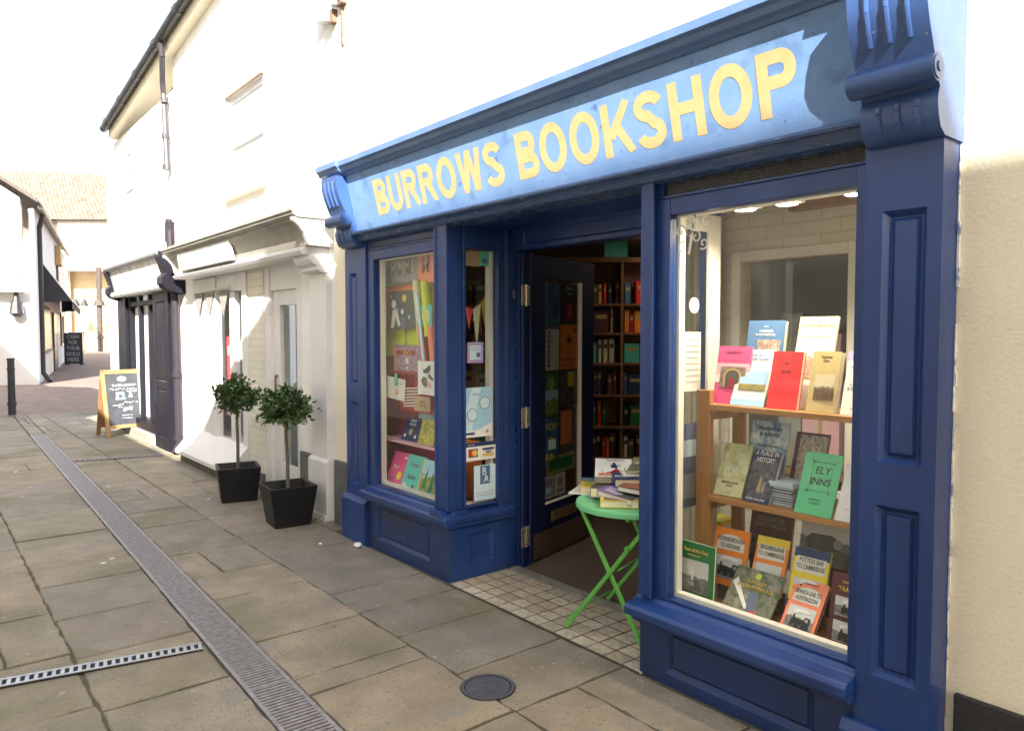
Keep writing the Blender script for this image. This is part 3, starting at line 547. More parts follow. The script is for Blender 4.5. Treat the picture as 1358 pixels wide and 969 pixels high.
# ---- right bay
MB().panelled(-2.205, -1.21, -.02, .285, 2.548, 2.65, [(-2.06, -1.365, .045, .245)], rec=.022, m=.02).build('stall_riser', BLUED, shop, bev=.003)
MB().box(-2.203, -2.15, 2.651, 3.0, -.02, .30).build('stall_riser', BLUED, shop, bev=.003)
sp2 = [(2.462, .285), (2.462, .318), (2.475, .332), (2.54, .345), (2.556, .362), (2.66, .362), (2.66, .285)]
MB().prism(sp2, 'x', -2.228, -1.212).prism([(2.50, .255), (2.50, .284), (2.56, .284), (2.56, .24)], 'x', -2.215, -1.212).build('window_sill', BLUE, shop, bev=.004)
wr = frame_x(-2.145, -1.212, .362, 2.125, 2.565, 2.62, .075, .045, .012, .07, BLUE)
MB().box(-2.07, -1.257, 2.588, 2.592, .374, 2.055).build('pane', GLASS, wr)
frame_x(-2.10, -1.23, .364, 2.075, 2.622, 2.66, .042, .03, .028, .026, TRIM, 'window_bead')
po = MB().box(-2.205, -2.146, 2.532, 2.64, .362, 2.204)
for x in (-2.140,): po.cyl((x, 2.536, .362), (x, 2.533, 2.2), .009, n=10)
po.build('corner_post', BLUE, shop, bev=.003)
MB().box(-2.20, -2.155, 2.641, 2.66, .3, 2.204).box(-2.20, -2.155, 2.95, 3.02, 0, 2.204).box(-2.20, -2.155, 2.66, 2.95, .3, .4).box(-2.20, -2.155, 2.66, 2.95, 2.06, 2.204).build('side_window_frame', BLUE, shop)
MB().box(-2.18, -2.176, 2.66, 2.95, .4, 2.06).build('pane', GLASS, shop)
MB().box(-2.152, -2.138, 2.94, 3.03, .4, 2.1).box(-2.152, -2.138, 2.66, 2.94, 2.02, 2.1).build('window_bead', TRIM, shop)
# vent
vg = MB().box(-2.11, -1.22, 2.567, 2.585, 2.128, 2.138).box(-2.11, -1.22, 2.567, 2.585, 2.196, 2.204).box(-2.145, -2.11, 2.567, 2.585, 2.128, 2.204)
vent = vg.build('vent_frame', BLUE, shop)
MB().box(-2.11, -1.215, 2.60, 2.61, 2.13, 2.2).build('vent_backing', PIT, vent)
gm = MB(); xx = -2.16
while xx < -1.22:
    for s in (-1, 1):
        a = (xx if s > 0 else xx+.035); b = a+s*.035
        gm.bar((max(-2.11, min(-1.22, a)), 2.588, 2.138), (max(-2.11, min(-1.22, b)), 2.588, 2.196), .0028, .002)
    xx += .0115
gm.build('vent_mesh', M('dull_vent_mesh', (.14, .135, .13), (.09, .09, .09), rough=.5, scale=40, metal=.4), vent)

# ---- interior
MB().box(-6.0, -.85, 3.001, 7.6, -.03, .008).build('shop_floor', CARPET, shop)
MB().box(-6.1, -.75, 3.125, 7.7, 2.36, 2.42).box(-5.5, -1.0, 2.725, 3.12, 2.262, 2.42).build('shop_ceiling', CEIL, shop)
MB().box(-6.1, -.75, 7.6, 7.7, 0, 2.36).box(-6.1, -6.0, 2.95, 7.6, 0, 2.36).box(-.85, -.75, 2.95, 7.6, 0, 2.36).build('shop_wall', ROOMW, shop)
MB().box(-5.52, -4.9, 2.95, 3.05, 0, 2.36).build('inner_wall', ROOMW, shop)
# right display: bed, brick back wall with internal window
MB().box(-2.15, -1.2, 2.625, 3.1, .3, .345).build('display_bed', PINEX, shop)
MB().box(-2.98, -2.49, 3.75, 3.83, 0, 2.36).box(-1.86, -.86, 3.75, 3.83, 0, 2.36).box(-2.49, -1.86, 3.75, 3.83, 1.95, 2.36).box(-2.49, -1.86, 3.75, 3.83, 0, .7).build('back_wall', PBRICK, shop)
iw = MB().box(-2.55, -2.49, 3.72, 3.755, .68, 2.01).box(-1.86, -1.80, 3.72, 3.755, .68, 2.01).box(-2.49, -1.86, 3.72, 3.755, 1.95, 2.01).box(-2.49, -1.86, 3.72, 3.755, .68, .72).build('inner_window_frame', TRIM, shop, bev=.004)
MB().box(-2.49, -1.86, 3.78, 3.785, .72, 1.95).build('pane', GLASS, iw)
cu_ = MB()
for k in range(7): cu_.cyl((-2.93+k*.05, 3.70+.012*(k % 2), .02), (-2.93+k*.05, 3.70+.012*(k % 2), 2.3), .03, n=10)
cu_.build('curtain', M('putty_curtain', (.40, .36, .27), (.32, .29, .21), rough=.9, scale=5, stretch=(14, 1, .4)), shop)
MB().box(-1.95, -1.25, 3.3, 3.36, 2.13, 2.20).build('dark_beam', DARKW, shop)
MB().box(-3.3, -.86, 5.0, 5.1, 0, 2.36).build('store_wall', M('grey_store_wall', (.34, .31, .26), (.28, .26, .22), rough=.8, scale=3), shop)
# left display back
MB().box(-5.2, -4.28, 2.86, 2.89, .3, 2.2).build('display_back', M('burgundy_display_board', (.52, .035, .11), (.40, .026, .08), rough=.6, scale=4), shop)
MB().box(-5.0, -3.8, 2.66, 2.96, .37, .41).build('display_bed', M('burgundy_display_cloth', (.40, .03, .08), (.30, .025, .06), rough=.7, scale=4), shop)
MB().box(-4.87, -3.95, 2.70, 2.858, .755, .775).build('display_ledge', C('palepink'), shop)

# ================================================================== WHITE SHOP NEXT DOOR
ws = thing('white_shop', 'white rendered shop with a coved stone-coloured fascia and blank white sign panel', 'shop', (-7.8, 2.68, 0))
yN = 2.68
wb = MB().box(-10.08, -8.05, yN, yN+.25, 2.16, 6.6).box(-8.05, -7.06, yN, yN+.25, 4.0, 6.6).box(-8.05, -7.06, yN, yN+.25, 2.16, 2.98).box(-7.06, -5.525, yN, yN+.25, 2.16, 6.6)
wb.box(-6.22, -5.525, yN, yN+.25, 0, 2.16).box(-10.08, -9.36, yN, yN+.25, 0, 2.16)
wb.build('wall', WHITE, ws)
MB().box(-7.53, -7.10, yN-.01, yN+.25, 0, 2.16).build('brick_pier', CBRICK, ws)
MB().box(-7.52, -7.10, yN-.035, yN-.012, -.02, .16).build('plinth', GREYP, ws, bev=.006); MB().box(-6.24, -5.98, yN-.03, yN-.002, -.02, .5).build('plinth', GREYP, ws, bev=.006)
MB().prism([(2.62, 2.17), (2.45, 2.17), (2.44, 2.185), (2.43, 2.2), (2.455, 2.215), (2.47, 2.235), (2.69, 2.235), (2.69, 2.17)], 'x', -9.35, -5.66).build('moulding', GREYW, ws, bev=.003)
cove = [(2.70, 2.236), (2.475, 2.236), (2.475, 2.26), (2.465, 2.31), (2.445, 2.36), (2.41, 2.405), (2.372, 2.43), (2.372, 2.445), (2.70, 2.445)]
MB().prism(cove, 'x', -9.33, -5.62).build('cove_fascia', STONEC, ws)
MB().prism([(2.70, 2.446), (2.36, 2.446), (2.345, 2.46), (2.33, 2.465), (2.33, 2.485), (2.315, 2.49), (2.315, 2.515), (2.33, 2.52), (2.70, 2.56)], 'x', -9.4, -5.56).build('cornice', STONEC, ws, bev=.003)
MB().prism([(2.45, 2.238), (2.405, 2.238), (2.375, 2.425), (2.405, 2.428)], 'x', -8.95, -7.22).build('sign_panel', M('blank_white_sign_panel', (.74, .73, .70), (.55, .54, .52), rough=.5, scale=3, stretch=(1, 1, .5), spots=[(6, .63, (.36, .35, .34), 'n', .05)]), ws, bev=.003)
ep = MB().prism([(2.70, 2.236), (2.455, 2.236), (2.45, 2.27), (2.43, 2.33), (2.38, 2.39), (2.335, 2.42), (2.33, 2.446), (2.70, 2.446)], 'x', -5.62, -5.575); ep.build('end_bracket', GREYW, ws, bev=.003); ep = MB().prism([(2.70, 2.236), (2.455, 2.236), (2.45, 2.27), (2.43, 2.33), (2.38, 2.39), (2.335, 2.42), (2.33, 2.446), (2.70, 2.446)], 'x', -9.38, -9.33)
ep.build('end_bracket', GREYW, ws, bev=.003)
pl = MB().box(-5.93, -5.63, 2.63, 2.70, .5, 2.16).build('pilaster', GREYW, ws, bev=.004)
MB().box(-5.96, -5.60, 2.605, 2.70, -.02, .48).prism([(2.605, .48), (2.63, .505), (2.70, .505), (2.70, .48)], 'x', -5.96, -5.6).box(-5.97, -5.59, 2.585, 2.60, -.02, .05).build('pilaster_base', GREYW, ws, bev=.004)
MB().prism([(2.66, 2.17), (2.50, 2.17), (2.50, 2.13), (2.52, 2.10), (2.56, 2.08), (2.56, 2.05), (2.60, 2.03), (2.66, 2.03)], 'x', -5.96, -5.62).build('bracket', GREYW, ws, bev=.003)
# shop window with mullions, deep white sill
wn = MB().box(-9.36, -8.72, 2.66, 2.74, .36, 2.16).box(-8.715, -8.50, 2.65, 2.72, .36, 2.16).box(-8.06, -7.92, 2.66, 2.72, .36, 1.975).box(-7.66, -7.53, 2.65, 2.74, .0, 2.16).box(-8.495, -7.665, 2.668, 2.74, 1.98, 2.16).box(-8.71, -7.665, 2.668, 2.74, .30, .355)  # first, solid white box stands in for bright reflecting glass
wn = wn.build('window_frame', GREYW, ws, bev=.004)
MB().box(-8.5, -7.66, 2.70, 2.704, .37, 1.98).build('pane', glass_mat('bright_window_glass', k=.2), wn)
MB().prism([(2.45, .095), (2.45, .14), (2.66, .385), (2.72, .385), (2.72, .095), (2.66, .095)], 'x', -9.45, -7.54).build('window_sill', GREYW, ws, bev=.006)
MB().box(-9.42, -7.56, 2.50, 2.9, -.02, .093).build('stall_riser', M('dark_riser_board', (.10, .09, .08), (.07, .065, .06), rough=.7, scale=5), ws)
MB().box(-9.36, -7.55, 2.98, 3.03, 0, 2.2).box(-9.36, -7.55, 2.78, 2.98, .3, .36).build('window_backdrop', M('pale_window_backdrop', (.55, .53, .50), (.40, .39, .38), rough=.8, scale=2), ws)
MB().box(-7.10, -6.98, 2.68, 2.80, 0, 2.16).box(-6.34, -6.22, 2.68, 2.80, 0, 2.16).box(-6.98, -6.34, 2.69, 2.80, 1.94, 2.16).build('door_frame', GREYW, ws, bev=.004)
wd = MB().box(-6.98, -6.83, 2.72, 2.765, .05, 1.94).box(-6.40, -6.34, 2.72, 2.765, .05, 1.94).box(-6.83, -6.40, 2.722, 2.763, .05, .30).box(-6.83, -6.40, 2.722, 2.763, 1.80, 1.94).build('door', GREYW, ws, bev=.004)
MB().box(-6.83, -6.40, 2.738, 2.742, .30, 1.80).build('pane', glass_mat('bright_window_glass', k=.2), wd)
MB().cyl((-6.90, 2.70, .95), (-6.90, 2.70, 1.12), .009).box(-6.92, -6.88, 2.7, 2.72, .93, .95).box(-6.92, -6.88, 2.7, 2.72, 1.12, 1.14).build('door_handle', BRASS, wd)
MB().box(-6.98, -6.34, 2.58, 2.80, 0, .05).build('door_step', GREYW, ws, bev=.004)
MB().box(-7.0, -6.2, 2.95, 2.98, 0, 2.2).build('door_backdrop', M('dim_green_grey_room', (.42, .43, .39), (.55, .55, .5), rough=.8, scale=3), ws)
text('house_number', '4', C('dgrey'), ws, (-6.52, 2.716, 2.02), h=.07, off=.01, local=False)
# window upstairs
uw = MB().box(-8.05, -7.99, yN+.02, yN+.12, 2.98, 4.0).box(-7.12, -7.06, yN+.02, yN+.12, 2.98, 4.0).box(-7.99, -7.12, yN+.02, yN+.12, 3.94, 4.0).box(-7.99, -7.12, yN+.02, yN+.12, 2.98, 3.04).box(-7.99, -7.12, yN+.012, yN+.12, 3.47, 3.52).build('window', GREYW, ws, bev=.003)
MB().box(-7.99, -7.12, yN+.03, yN+.033, 3.04, 3.94).build('pane', GLASS, uw)
MB().box(-7.99, -7.12, yN+.04, yN+.046, 3.0, 3.96).build('blind', C('white'), uw)
MB().box(-8.10, -7.02, yN-.03, yN-.001, 4.003, 4.07).build('lintel', M('faded_brick_lintel', (.42, .30, .22), (.5, .4, .32), rough=.8, scale=9, stretch=(6, 1, 1)), ws, bev=.004)
MB().box(-8.12, -7.0, yN-.06, yN+.1, 2.93, 2.978).build('window_sill', CREAM, ws, bev=.004)
# eaves and sagging gutter
def eave(z, x): return z+.107*(x+12.9)
ev = MB(); A = (-13.4, 4.70); B_ = (-4.5, 5.655)
for (y0, y1, dz0, dz1, nm, mt) in ((2.565, 2.59, -.06, .10, 'fascia_board', CREAM),):
    ev.add([(x, y, z+d) for x, z in (A, B_) for y in (y0, y1) for d in (dz0, dz1)], [(0, 1, 3, 2), (4, 6, 7, 5), (0, 4, 5, 1), (2, 3, 7, 6), (0, 2, 6, 4), (1, 5, 7, 3)])
ev.add([(x, y, z-.06) for x, z in (A, B_) for y in (2.59, 2.9)], [(0, 1, 3, 2)])
ev.build('eaves_board', CREAM, ws)
gt = MB(); n = 10
for k in range(n):
    t0, t1 = math.pi+k*math.pi/n, math.pi+(k+1)*math.pi/n
    gt.add([(x, 2.495+r*math.cos(t), z+.09+r*math.sin(t)) for x, z in (A, B_) for r in (.054, .062) for t in (t0, t1)], [(0, 1, 5, 4), (2, 6, 7, 3), (0, 2, 3, 1), (4, 5, 7, 6), (0, 4, 6, 2), (1, 3, 7, 5)])
for k in range(9):
    f = k/9+.03; x = A[0]+(B_[0]-A[0])*f; z = A[1]+(B_[1]-A[1])*f; gt.cyl((x, 2.495, z+.09), (x+.07, 2.495, z+.0975), .068, n=12)
gt.build('gutter', IRON, ws)
MB().add([(A[0], 2.50, A[1]+.12), (B_[0], 2.50, B_[1]+.12), (B_[0], 6, B_[1]+2.6), (A[0], 6, A[1]+2.6), (A[0], 2.50, A[1]+.17), (B_[0], 2.50, B_[1]+.17), (B_[0], 6, B_[1]+2.65), (A[0], 6, A[1]+2.65)], [(0, 1, 2, 3), (7, 6, 5, 4), (0, 4, 5, 1), (3, 2, 6, 7), (0, 3, 7, 4), (1, 5, 6, 2)]).build('roof', SLATE, ws)
dpm = MB().tube([(-9.9, 2.495, 5.09), (-9.95, 2.52, 4.95), (-10.2, 2.58, 4.72), (-10.28, 2.61, 4.6), (-10.22, 2.62, 3.62)], .034)
for z in (4.5, 4.05, 3.66): dpm.cyl((-10.25-.006*(4.4-z), 2.615, z-.03), (-10.25-.006*(4.4-z), 2.615, z+.03), .045, n=12)
dpm.build('downpipe', PIPEG, ws, smooth=False)
MB().tube([(-10.16, 2.61, 2.98), (-10.06, 2.60, 2.3), (-9.93, 2.60, 2.05), (-9.90, 2.61, .12), (-9.86, 2.55, .02)], .042, n=10).box(-10.25, -10.10, 2.58, 2.68, 2.70, 2.95).cyl((-9.91, 2.605, .98), (-9.91, 2.605, 1.05), .054).cyl((-9.91, 2.605, .18), (-9.91, 2.605, .24), .054).build('lower_downpipe', M('purple_grey_pipe', (.03, .024, .032), (.022, .018, .024), rough=.45, scale=9, spec=.25), ws)
MB().cyl((-10.0, 2.66, 2.62), (-10.0, 2.66, 3.22), .02, n=8).build('conduit', GREYW, ws)
# wall box with cables high on the bookshop wall
bx = thing('cable_box', 'grey cable junction boxes with pipes high on the white wall', 'junction box', (-5.5, 2.66, 4.1))
MB().box(-5.72, -5.58, 2.60, 2.658, 4.02, 4.6).build('box', GREYW, bx, bev=.006)
MB().cyl((-5.53, 2.62, 3.98), (-5.53, 2.62, 4.6), .045, n=14).cyl((-5.38, 2.62, 4.06), (-5.38, 2.62, 4.6), .035, n=12).cyl((-5.28, 2.62, 4.10), (-5.28, 2.62, 4.6), .03, n=12).build('pipe', M('pale_grey_conduit', (.42, .42, .45), (.36, .36, .39), rough=.5, scale=6), bx)
MB().box(-5.50, -5.43, 2.62, 2.658, 3.96, 4.06).box(-5.36, -5.26, 2.615, 2.658, 4.05, 4.09).box(-5.335, -5.315, 2.64, 2.658, 3.75, 4.05).build('bracket', M('rusty_bracket', (.12, .07, .05), (.2, .13, .1), rough=.8, scale=20), bx)
# bunting pennants in the white shop window
for i, x in enumerate((-9.05, -8.66, -8.18)):
    o = MB().add([(x-.17, 2.635, 2.0), (x+.17, 2.635, 2.0), (x, 2.635, 1.72), (x-.17, 2.638, 2.0), (x+.17, 2.638, 2.0), (x, 2.638, 1.72)], [(0, 1, 2), (5, 4, 3), (0, 3, 4, 1), (1, 4, 5, 2), (2, 5, 3, 0)]).build('pennant', M('grey_stone_cloth', (.24, .225, .20), (.19, .18, .165), rough=.9, scale=20), None)
    tag(o, ['grey triangular bunting pennant nearest the black shop', 'grey triangular bunting pennant in the middle of its row of three', 'grey triangular bunting pennant nearest the white brick pier'][i], 'pennant', 'grey pennants over the white shop window')
o = MB().cyl((-9.3, 2.632, 2.0), (-7.98, 2.632, 2.03), .006).build('hanging_string', C('offwhite')); tag(o, 'thin pale cord carrying grey pennants across the white shop window', 'cord')
for (x, z, wd_, ht, c, lb) in ((-8.62, .95, .16, .55, 'red', 'red poster hanging inside the white shop window by its wide mullion'), (-7.88, 1.22, .14, .35, 'red', 'short red poster high inside the white shop window by the pier'), (-8.66, .62, .16, .32, 'palepink', 'pink poster low inside the white shop window')):
    card('window_poster', lb, 'poster', x+.15, 2.76, z, wd_+.12, ht, c, [('r', .1, .62, .9, .8, 'palepink' if c == 'red' else 'white')])

# ================================================================== BLACK SHOP
bs = thing('black_shop', 'black painted shopfront with pale lettered signboard and glazed double doors', 'shop', (-12, 2.68, 0))
MB().box(-14.27, -10.085, yN, yN+.25, 2.2, 4.62).box(-14.27, -13.1, yN, yN+.25, 0, 2.2).box(-14.27, -14.02, yN+.25, 9, 0, 4.62).build('wall', WHITE, bs)
MB().panelled(-10.85, -10.1, -.02, 2.14, 2.56, 2.7, [(-10.72, -10.25, .9, 1.95), (-10.72, -10.25, .15, .8)], rec=.015, m=.015).build('pilaster', BLACKG, bs, bev=.004); MB().box(-13.12, -12.6, 2.58, 2.7, -.02, 2.14).build('pilaster', BLACKG, bs, bev=.004)
MB().prism([(2.70, 2.16), (2.50, 2.16), (2.43, 2.47), (2.70, 2.47)], 'x', -12.9, -9.95).build('signboard', M('silvery_painted_sign', (.62, .61, .60), (.34, .33, .33), rough=.4, scale=2, stretch=(2, 1, .4), mix=(.4, .6)), bs)
MB().prism([(2.70, 2.471), (2.40, 2.471), (2.37, 2.50), (2.36, 2.53), (2.70, 2.57)], 'x', -13.05, -9.8).build('cornice', M('grey_lead_cornice', (.22, .21, .22), (.3, .29, .3), rough=.5, scale=5), bs, bev=.004)
cb = [(2.70, 2.54), (2.38, 2.54), (2.38, 2.47), (2.42, 2.36), (2.45, 2.27), (2.40, 2.22), (2.40, 2.14), (2.45, 2.08), (2.55, 2.04), (2.70, 2.02)]
MB().prism(cb, 'x', -9.95, -9.72).build('corbel', BLACKG, bs, bev=.006); MB().prism(cb, 'x', -13.1, -12.92).build('corbel', BLACKG, bs, bev=.006)
MB().prism([(2.70, 2.08), (2.46, 2.08), (2.44, 2.11), (2.46, 2.158), (2.70, 2.158)], 'x', -12.91, -9.96).build('moulding', GREYW, bs, bev=.004)
df = MB().box(-12.6, -12.45, 2.62, 2.72, .115, 2.08).box(-11.98, -11.88, 2.63, 2.68, .115, 2.08).box(-11.42, -11.34, 2.63, 2.68, .115, 2.08).box(-10.95, -10.852, 2.60, 2.72, .115, 2.08).box(-12.45, -10.95, 2.625, 2.7, 1.93, 2.0).box(-12.45, -10.95, 2.625, 2.7, .12, .25).build('door', BLACKG, bs, bev=.004)
MB().box(-12.45, -10.95, 2.655, 2.659, .25, 2.08).build('pane', glass_mat('bright_door_glass', k=.12), df)
MB().cyl((-11.9, 2.60, .85), (-11.9, 2.60, 1.0), .014).cyl((-11.37, 2.60, .85), (-11.37, 2.60, 1.0), .014).build('door_handle', GALV, df)
MB().box(-12.59, -10.86, 2.55, 2.75, -.02, .112).build('door_step', STONEC, bs, bev=.006)
MB().box(-12.6, -10.85, 2.69, 2.72, .3, 1.92).build('backdrop', M('sun_catching_white_sheet', (.72, .71, .70), (.6, .6, .6), rough=.8, scale=2), bs)  # added white sheet close behind the panes, there to catch the sun
bw = MB().box(-12.75, -12.70, yN-.02, yN+.02, 3.7, 4.3).box(-12.35, -12.30, yN-.02, yN+.02, 3.7, 4.3).box(-12.7, -12.35, yN-.02, yN+.02, 3.7, 3.75).box(-12.7, -12.35, yN-.02, yN+.02, 4.25, 4.3).box(-12.7, -12.35, yN-.015, yN+.02, 3.98, 4.02).build('window', GREYW, bs)
MB().box(-12.7, -12.35, yN-.008, yN-.004, 3.75, 4.25).build('pane', glass_mat('bright_window_glass', k=.2), bw)

# ================================================================== OPPOSITE SIDE (behind the camera: shades the alley, shows in the glass)
def facade(name, label, x0, x1, y, ze, mat, openings, ridge=0, slope=None, roofm=SLATE):
    """facade facing +y at y, openings (x0,x1,z0,z1), gabled roof behind"""
    t = thing(name, label, 'building', ((x0+x1)/2, y, 0))
    xs = sorted({x0, x1, *[o[0] for o in openings], *[o[1] for o in openings]}); zs = sorted({0, ze, *[o[2] for o in openings], *[o[3] for o in openings]}); b = MB()
    for a, c in zip(xs[:-1], xs[1:]):
        for d, e in zip(zs[:-1], zs[1:]):
            if not any(o[0] <= a and c <= o[1] and o[2] <= d and e <= o[3] for o in openings): b.box(a, c, y-.3, y, d, e)
    b.box(x0, x0+.3, y-5, y-.3, 0, ze).box(x1-.3, x1, y-5, y-.3, 0, ze)
    b.build('wall', mat, t)
    for o in openings:
        f = MB().box(o[0], o[0]+.06, y-.15, y-.08, o[2], o[3]).box(o[1]-.06, o[1], y-.15, y-.08, o[2], o[3]).box(o[0]+.06, o[1]-.06, y-.15, y-.08, o[2], o[2]+.06).box(o[0]+.06, o[1]-.06, y-.15, y-.08, o[3]-.06, o[3]).box(o[0]+.06, o[1]-.06, y-.145, y-.09, (o[2]+o[3])/2-.02, (o[2]+o[3])/2+.02).build('window', GREYW, t)
        MB().box(o[0]+.06, o[1]-.06, y-.12, y-.115, o[2]+.06, o[3]-.06).build('pane', glass_mat('dark_pane_glass', extra=.05), f)
        MB().box(o[0], o[1], y-.5, y-.45, o[2], o[3]).build('curtain', C('dgrey'), f)
        MB().box(o[0]-.06, o[1]+.06, y-.08, y+.06, o[2]-.07, o[2]-.002).build('window_sill', STONEC, t)
    if slope: MB().prism(slope, 'y', y-5, y).build('roof', roofm, t)
    else: MB().prism([(y+.12, ze), (y+.12, ze+.08), (y-2.5, ze+ridge), (y-5.1, ze+.08), (y-5.1, ze)], 'x', x0, x1).build('roof', roofm, t)
    return t
OY = -1.6
facade('brick_house', 'tall buff brick house facing the bookshop across the alley', .45, 9, OY, 7.30, OBRICK, [(1.2, 2.2, .9, 2.3), (3.0, 4.1, .8, 2.4), (5.4, 6.4, .9, 2.3), (1.3, 2.2, 3.5, 5.0), (3.6, 4.5, 3.5, 5.0), (6, 7, 3.5, 5)], slope=[(.35, 7.301), (9, 7.301), (9, 7.52), (6.5, 7.50), (1.2, 7.42), (.3, 7.40)])
facade('low_cottage', 'low white rendered cottage facing the planters across the alley', -8.5, .44, OY, 4.9, WHITE, [(-1.6, -.6, 1.0, 2.3), (-4.2, -3.2, 1.0, 2.3), (-6.8, -5.8, 1.0, 2.3), (-2.4, -1.5, 3.3, 4.5), (-5.6, -4.7, 3.3, 4.5)], ridge=1.6)
facade('low_shop', 'rendered shop facing the black shop across the alley', -14.5, -8.51, OY, 6.7, CREAM, [(-10.5, -9.3, 1, 2.3), (-13.5, -12.3, 1, 2.3), (-11.8, -10.8, 3.2, 4.3)], ridge=1.6)
facade('corner_house', 'taller rendered house facing the street corner and bollard', -26, -14.51, OY-.3, 6.0, CREAM, [(-17.5, -16.3, 1, 2.3), (-20.5, -19.3, 1, 2.3), (-18.8, -17.8, 3.8, 5.2)], ridge=1.5)
# unseen gable edge, outline stepped to cast the slanting shade on the white shop
hs = MB().prism([(-.66, 4.9), (.44, 4.9), (.44, 7.3), (-.2, 7.08), (-.5, 6.9), (-.66, 6.2)], 'y', OY-1.0, OY-.05).build('unseen_gable_edge', OBRICK, bpy.data.objects['brick_house'])

# ================================================================== FAR END OF THE STREET
A0 = Vector((-25.6, 2.9, 0)); U = Vector((-.447, -.894, 0)); V = Vector((-.985, .171, 0)); NV = Vector((.171, .985, 0))
def gp(a, b, z, o=0): return A0+U*a+V*b+NV*o+Vector((0, 0, z))
gb = thing('gabled_cottage', 'white gabled cottage with overhanging upper floor at the left end of the street', 'house', A0)
def wallquad(mb, a0, b0, a1, b1, z0, z1, z1b=None, th=.25):
    p = [gp(a0, b0, z0), gp(a1, b1, z0), gp(a1, b1, z1b or z1), gp(a0, b0, z1)]; inn = (U+V).normalized()*th
    return mb.add(p+[q+inn for q in p], [(0, 1, 2, 3), (7, 6, 5, 4), (0, 4, 5, 1), (1, 5, 6, 2), (2, 6, 7, 3), (3, 7, 4, 0)])
g = MB(); wallquad(g, 0, 0, 6, 0, 0, 2.7); wallquad(g, 0, 24, 0, 0, 0, 5.9, 5.15)
g.build('wall', WHITE, gb)
jt = MB(); D = -V*.5
for o in (0,):
    p = [gp(.32, 0, 2.69)+D, gp(6, 0, 2.69)+D, gp(6, 0, 5.2)+D, gp(3.2, 0, 7.3)+D, gp(.32, 0, 5.35)+D]; q = [v+V*.9 for v in p]
    jt.add(p+q, [(0, 1, 2, 3, 4), (9, 8, 7, 6, 5)]+[(i, (i+1) % 5, 5+(i+1) % 5, 5+i) for i in range(5)])
jt.build('upper_floor', WHITE, gb)
rf = MB(); p = [gp(-.15, -.6, 5.22), gp(-.15, 24, 6.05), gp(3.3, 24, 8.3), gp(3.2, -.6, 7.45)]
rf.add(p+[v+Vector((0, 0, .1)) for v in p], [(0, 1, 2, 3), (7, 6, 5, 4), (0, 4, 5, 1), (1, 5, 6, 2), (2, 6, 7, 3), (3, 7, 4, 0)]); p = [gp(3.2, -.6, 7.45), gp(3.3, 24, 8.3), gp(6.4, 24, 6), gp(6.4, -.6, 5.1)]
rf.add(p+[v+Vector((0, 0, .1)) for v in p], [(0, 1, 2, 3), (7, 6, 5, 4), (0, 4, 5, 1), (1, 5, 6, 2), (2, 6, 7, 3), (3, 7, 4, 0)])
rf.build('roof', SLATE, gb)
MB().cyl(gp(-.2, -.4, 5.12), gp(-.2, 24, 5.92), .08, n=8).build('gutter', IRON, gb)
MB().tube([gp(-.2, 1.0, 5.2), gp(0, 1.2, 4.7, .06), gp(0, 1.2, .3, .06), gp(0, 1.0, .02, .25)], .07).build('downpipe', IRON, gb)
def onside(name, mat, b0, b1, z0, z1, o=.02, d=.06, bt=0):
    p = [gp(0, b0, z0, o), gp(0, b1, z0, o), gp(0, b1, z1, o), gp(0, b0, z1, o)]
    return MB().add(p+[v+NV*d for v in p], [(0, 1, 2, 3), (7, 6, 5, 4), (0, 4, 5, 1), (1, 5, 6, 2), (2, 6, 7, 3), (3, 7, 4, 0)]).build(name, mat, gb)
BRW = M('dark_brown_window', (.05, .03, .025), (.08, .05, .04), rough=.3, scale=3)
onside('window', BRW, 2.2, 5.6, .95, 2.4); onside('window_sill', STONEC, 2.0, 5.8, .86, .94, .02, .12)
onside('doorway', BRW, 8.3, 11.0, .02, 2.3); onside('pale_panel', GREYW, 11.3, 13.6, .02, 2.3); onside('window', BRW, 15.5, 21.5, .9, 2.45); onside('lower_panel', CREAM, 2.2, 7.6, .05, .85, .02, .03)
onside('window', GREYW, 16.3, 17.2, 1.0, 2.3, .09); onside('upper_window', BRW, 13.2, 13.9, 3.35, 4.9); onside('shutter', M('ochre_box', (.42, .30, .10), (.35, .24, .08), rough=.6), 12.2, 13.8, 4.5, 5.3, .02, .2)
aw = thing('awning', 'black canvas shop awning with white edging on the cottage side wall', 'awning', gp(0, 10, 3))
p = [gp(0, 2.3, 3.75, .05), gp(0, 16.5, 3.75, .05), gp(0, 16.5, 2.6, .85), gp(0, 2.3, 2.55, .85)]; q = [gp(0, 2.3, 2.3, .85), gp(0, 16.5, 2.35, .85)]
MB().add(p+q+[gp(0, 2.3, 2.5, .05), gp(0, 16.5, 2.5, .05)], [(0, 1, 2, 3), (3, 2, 5, 4), (0, 3, 6), (1, 7, 2)]).build('canopy', M('black_awning_canvas', (.02, .02, .024), (.03, .03, .034), rough=.8, scale=4), aw)
MB().cyl(gp(0, 2.28, 2.55, .87), gp(0, 16.5, 2.6, .87), .022, n=6).cyl(gp(0, 2.28, 3.75, .06), gp(0, 2.28, 2.55, .86), .018, n=6).build('edging', C('white'), aw)
MB().cyl(gp(.62, -.1, 2.05), gp(.62, -.1, 2.35), .17, .13, n=10).cyl(gp(.62, -.1, 2.35), gp(.62, -.1, 2.68), .06, n=8).cyl(gp(.62, -.1, 1.98), gp(.62, -.1, 2.05), .08, .17, n=10)
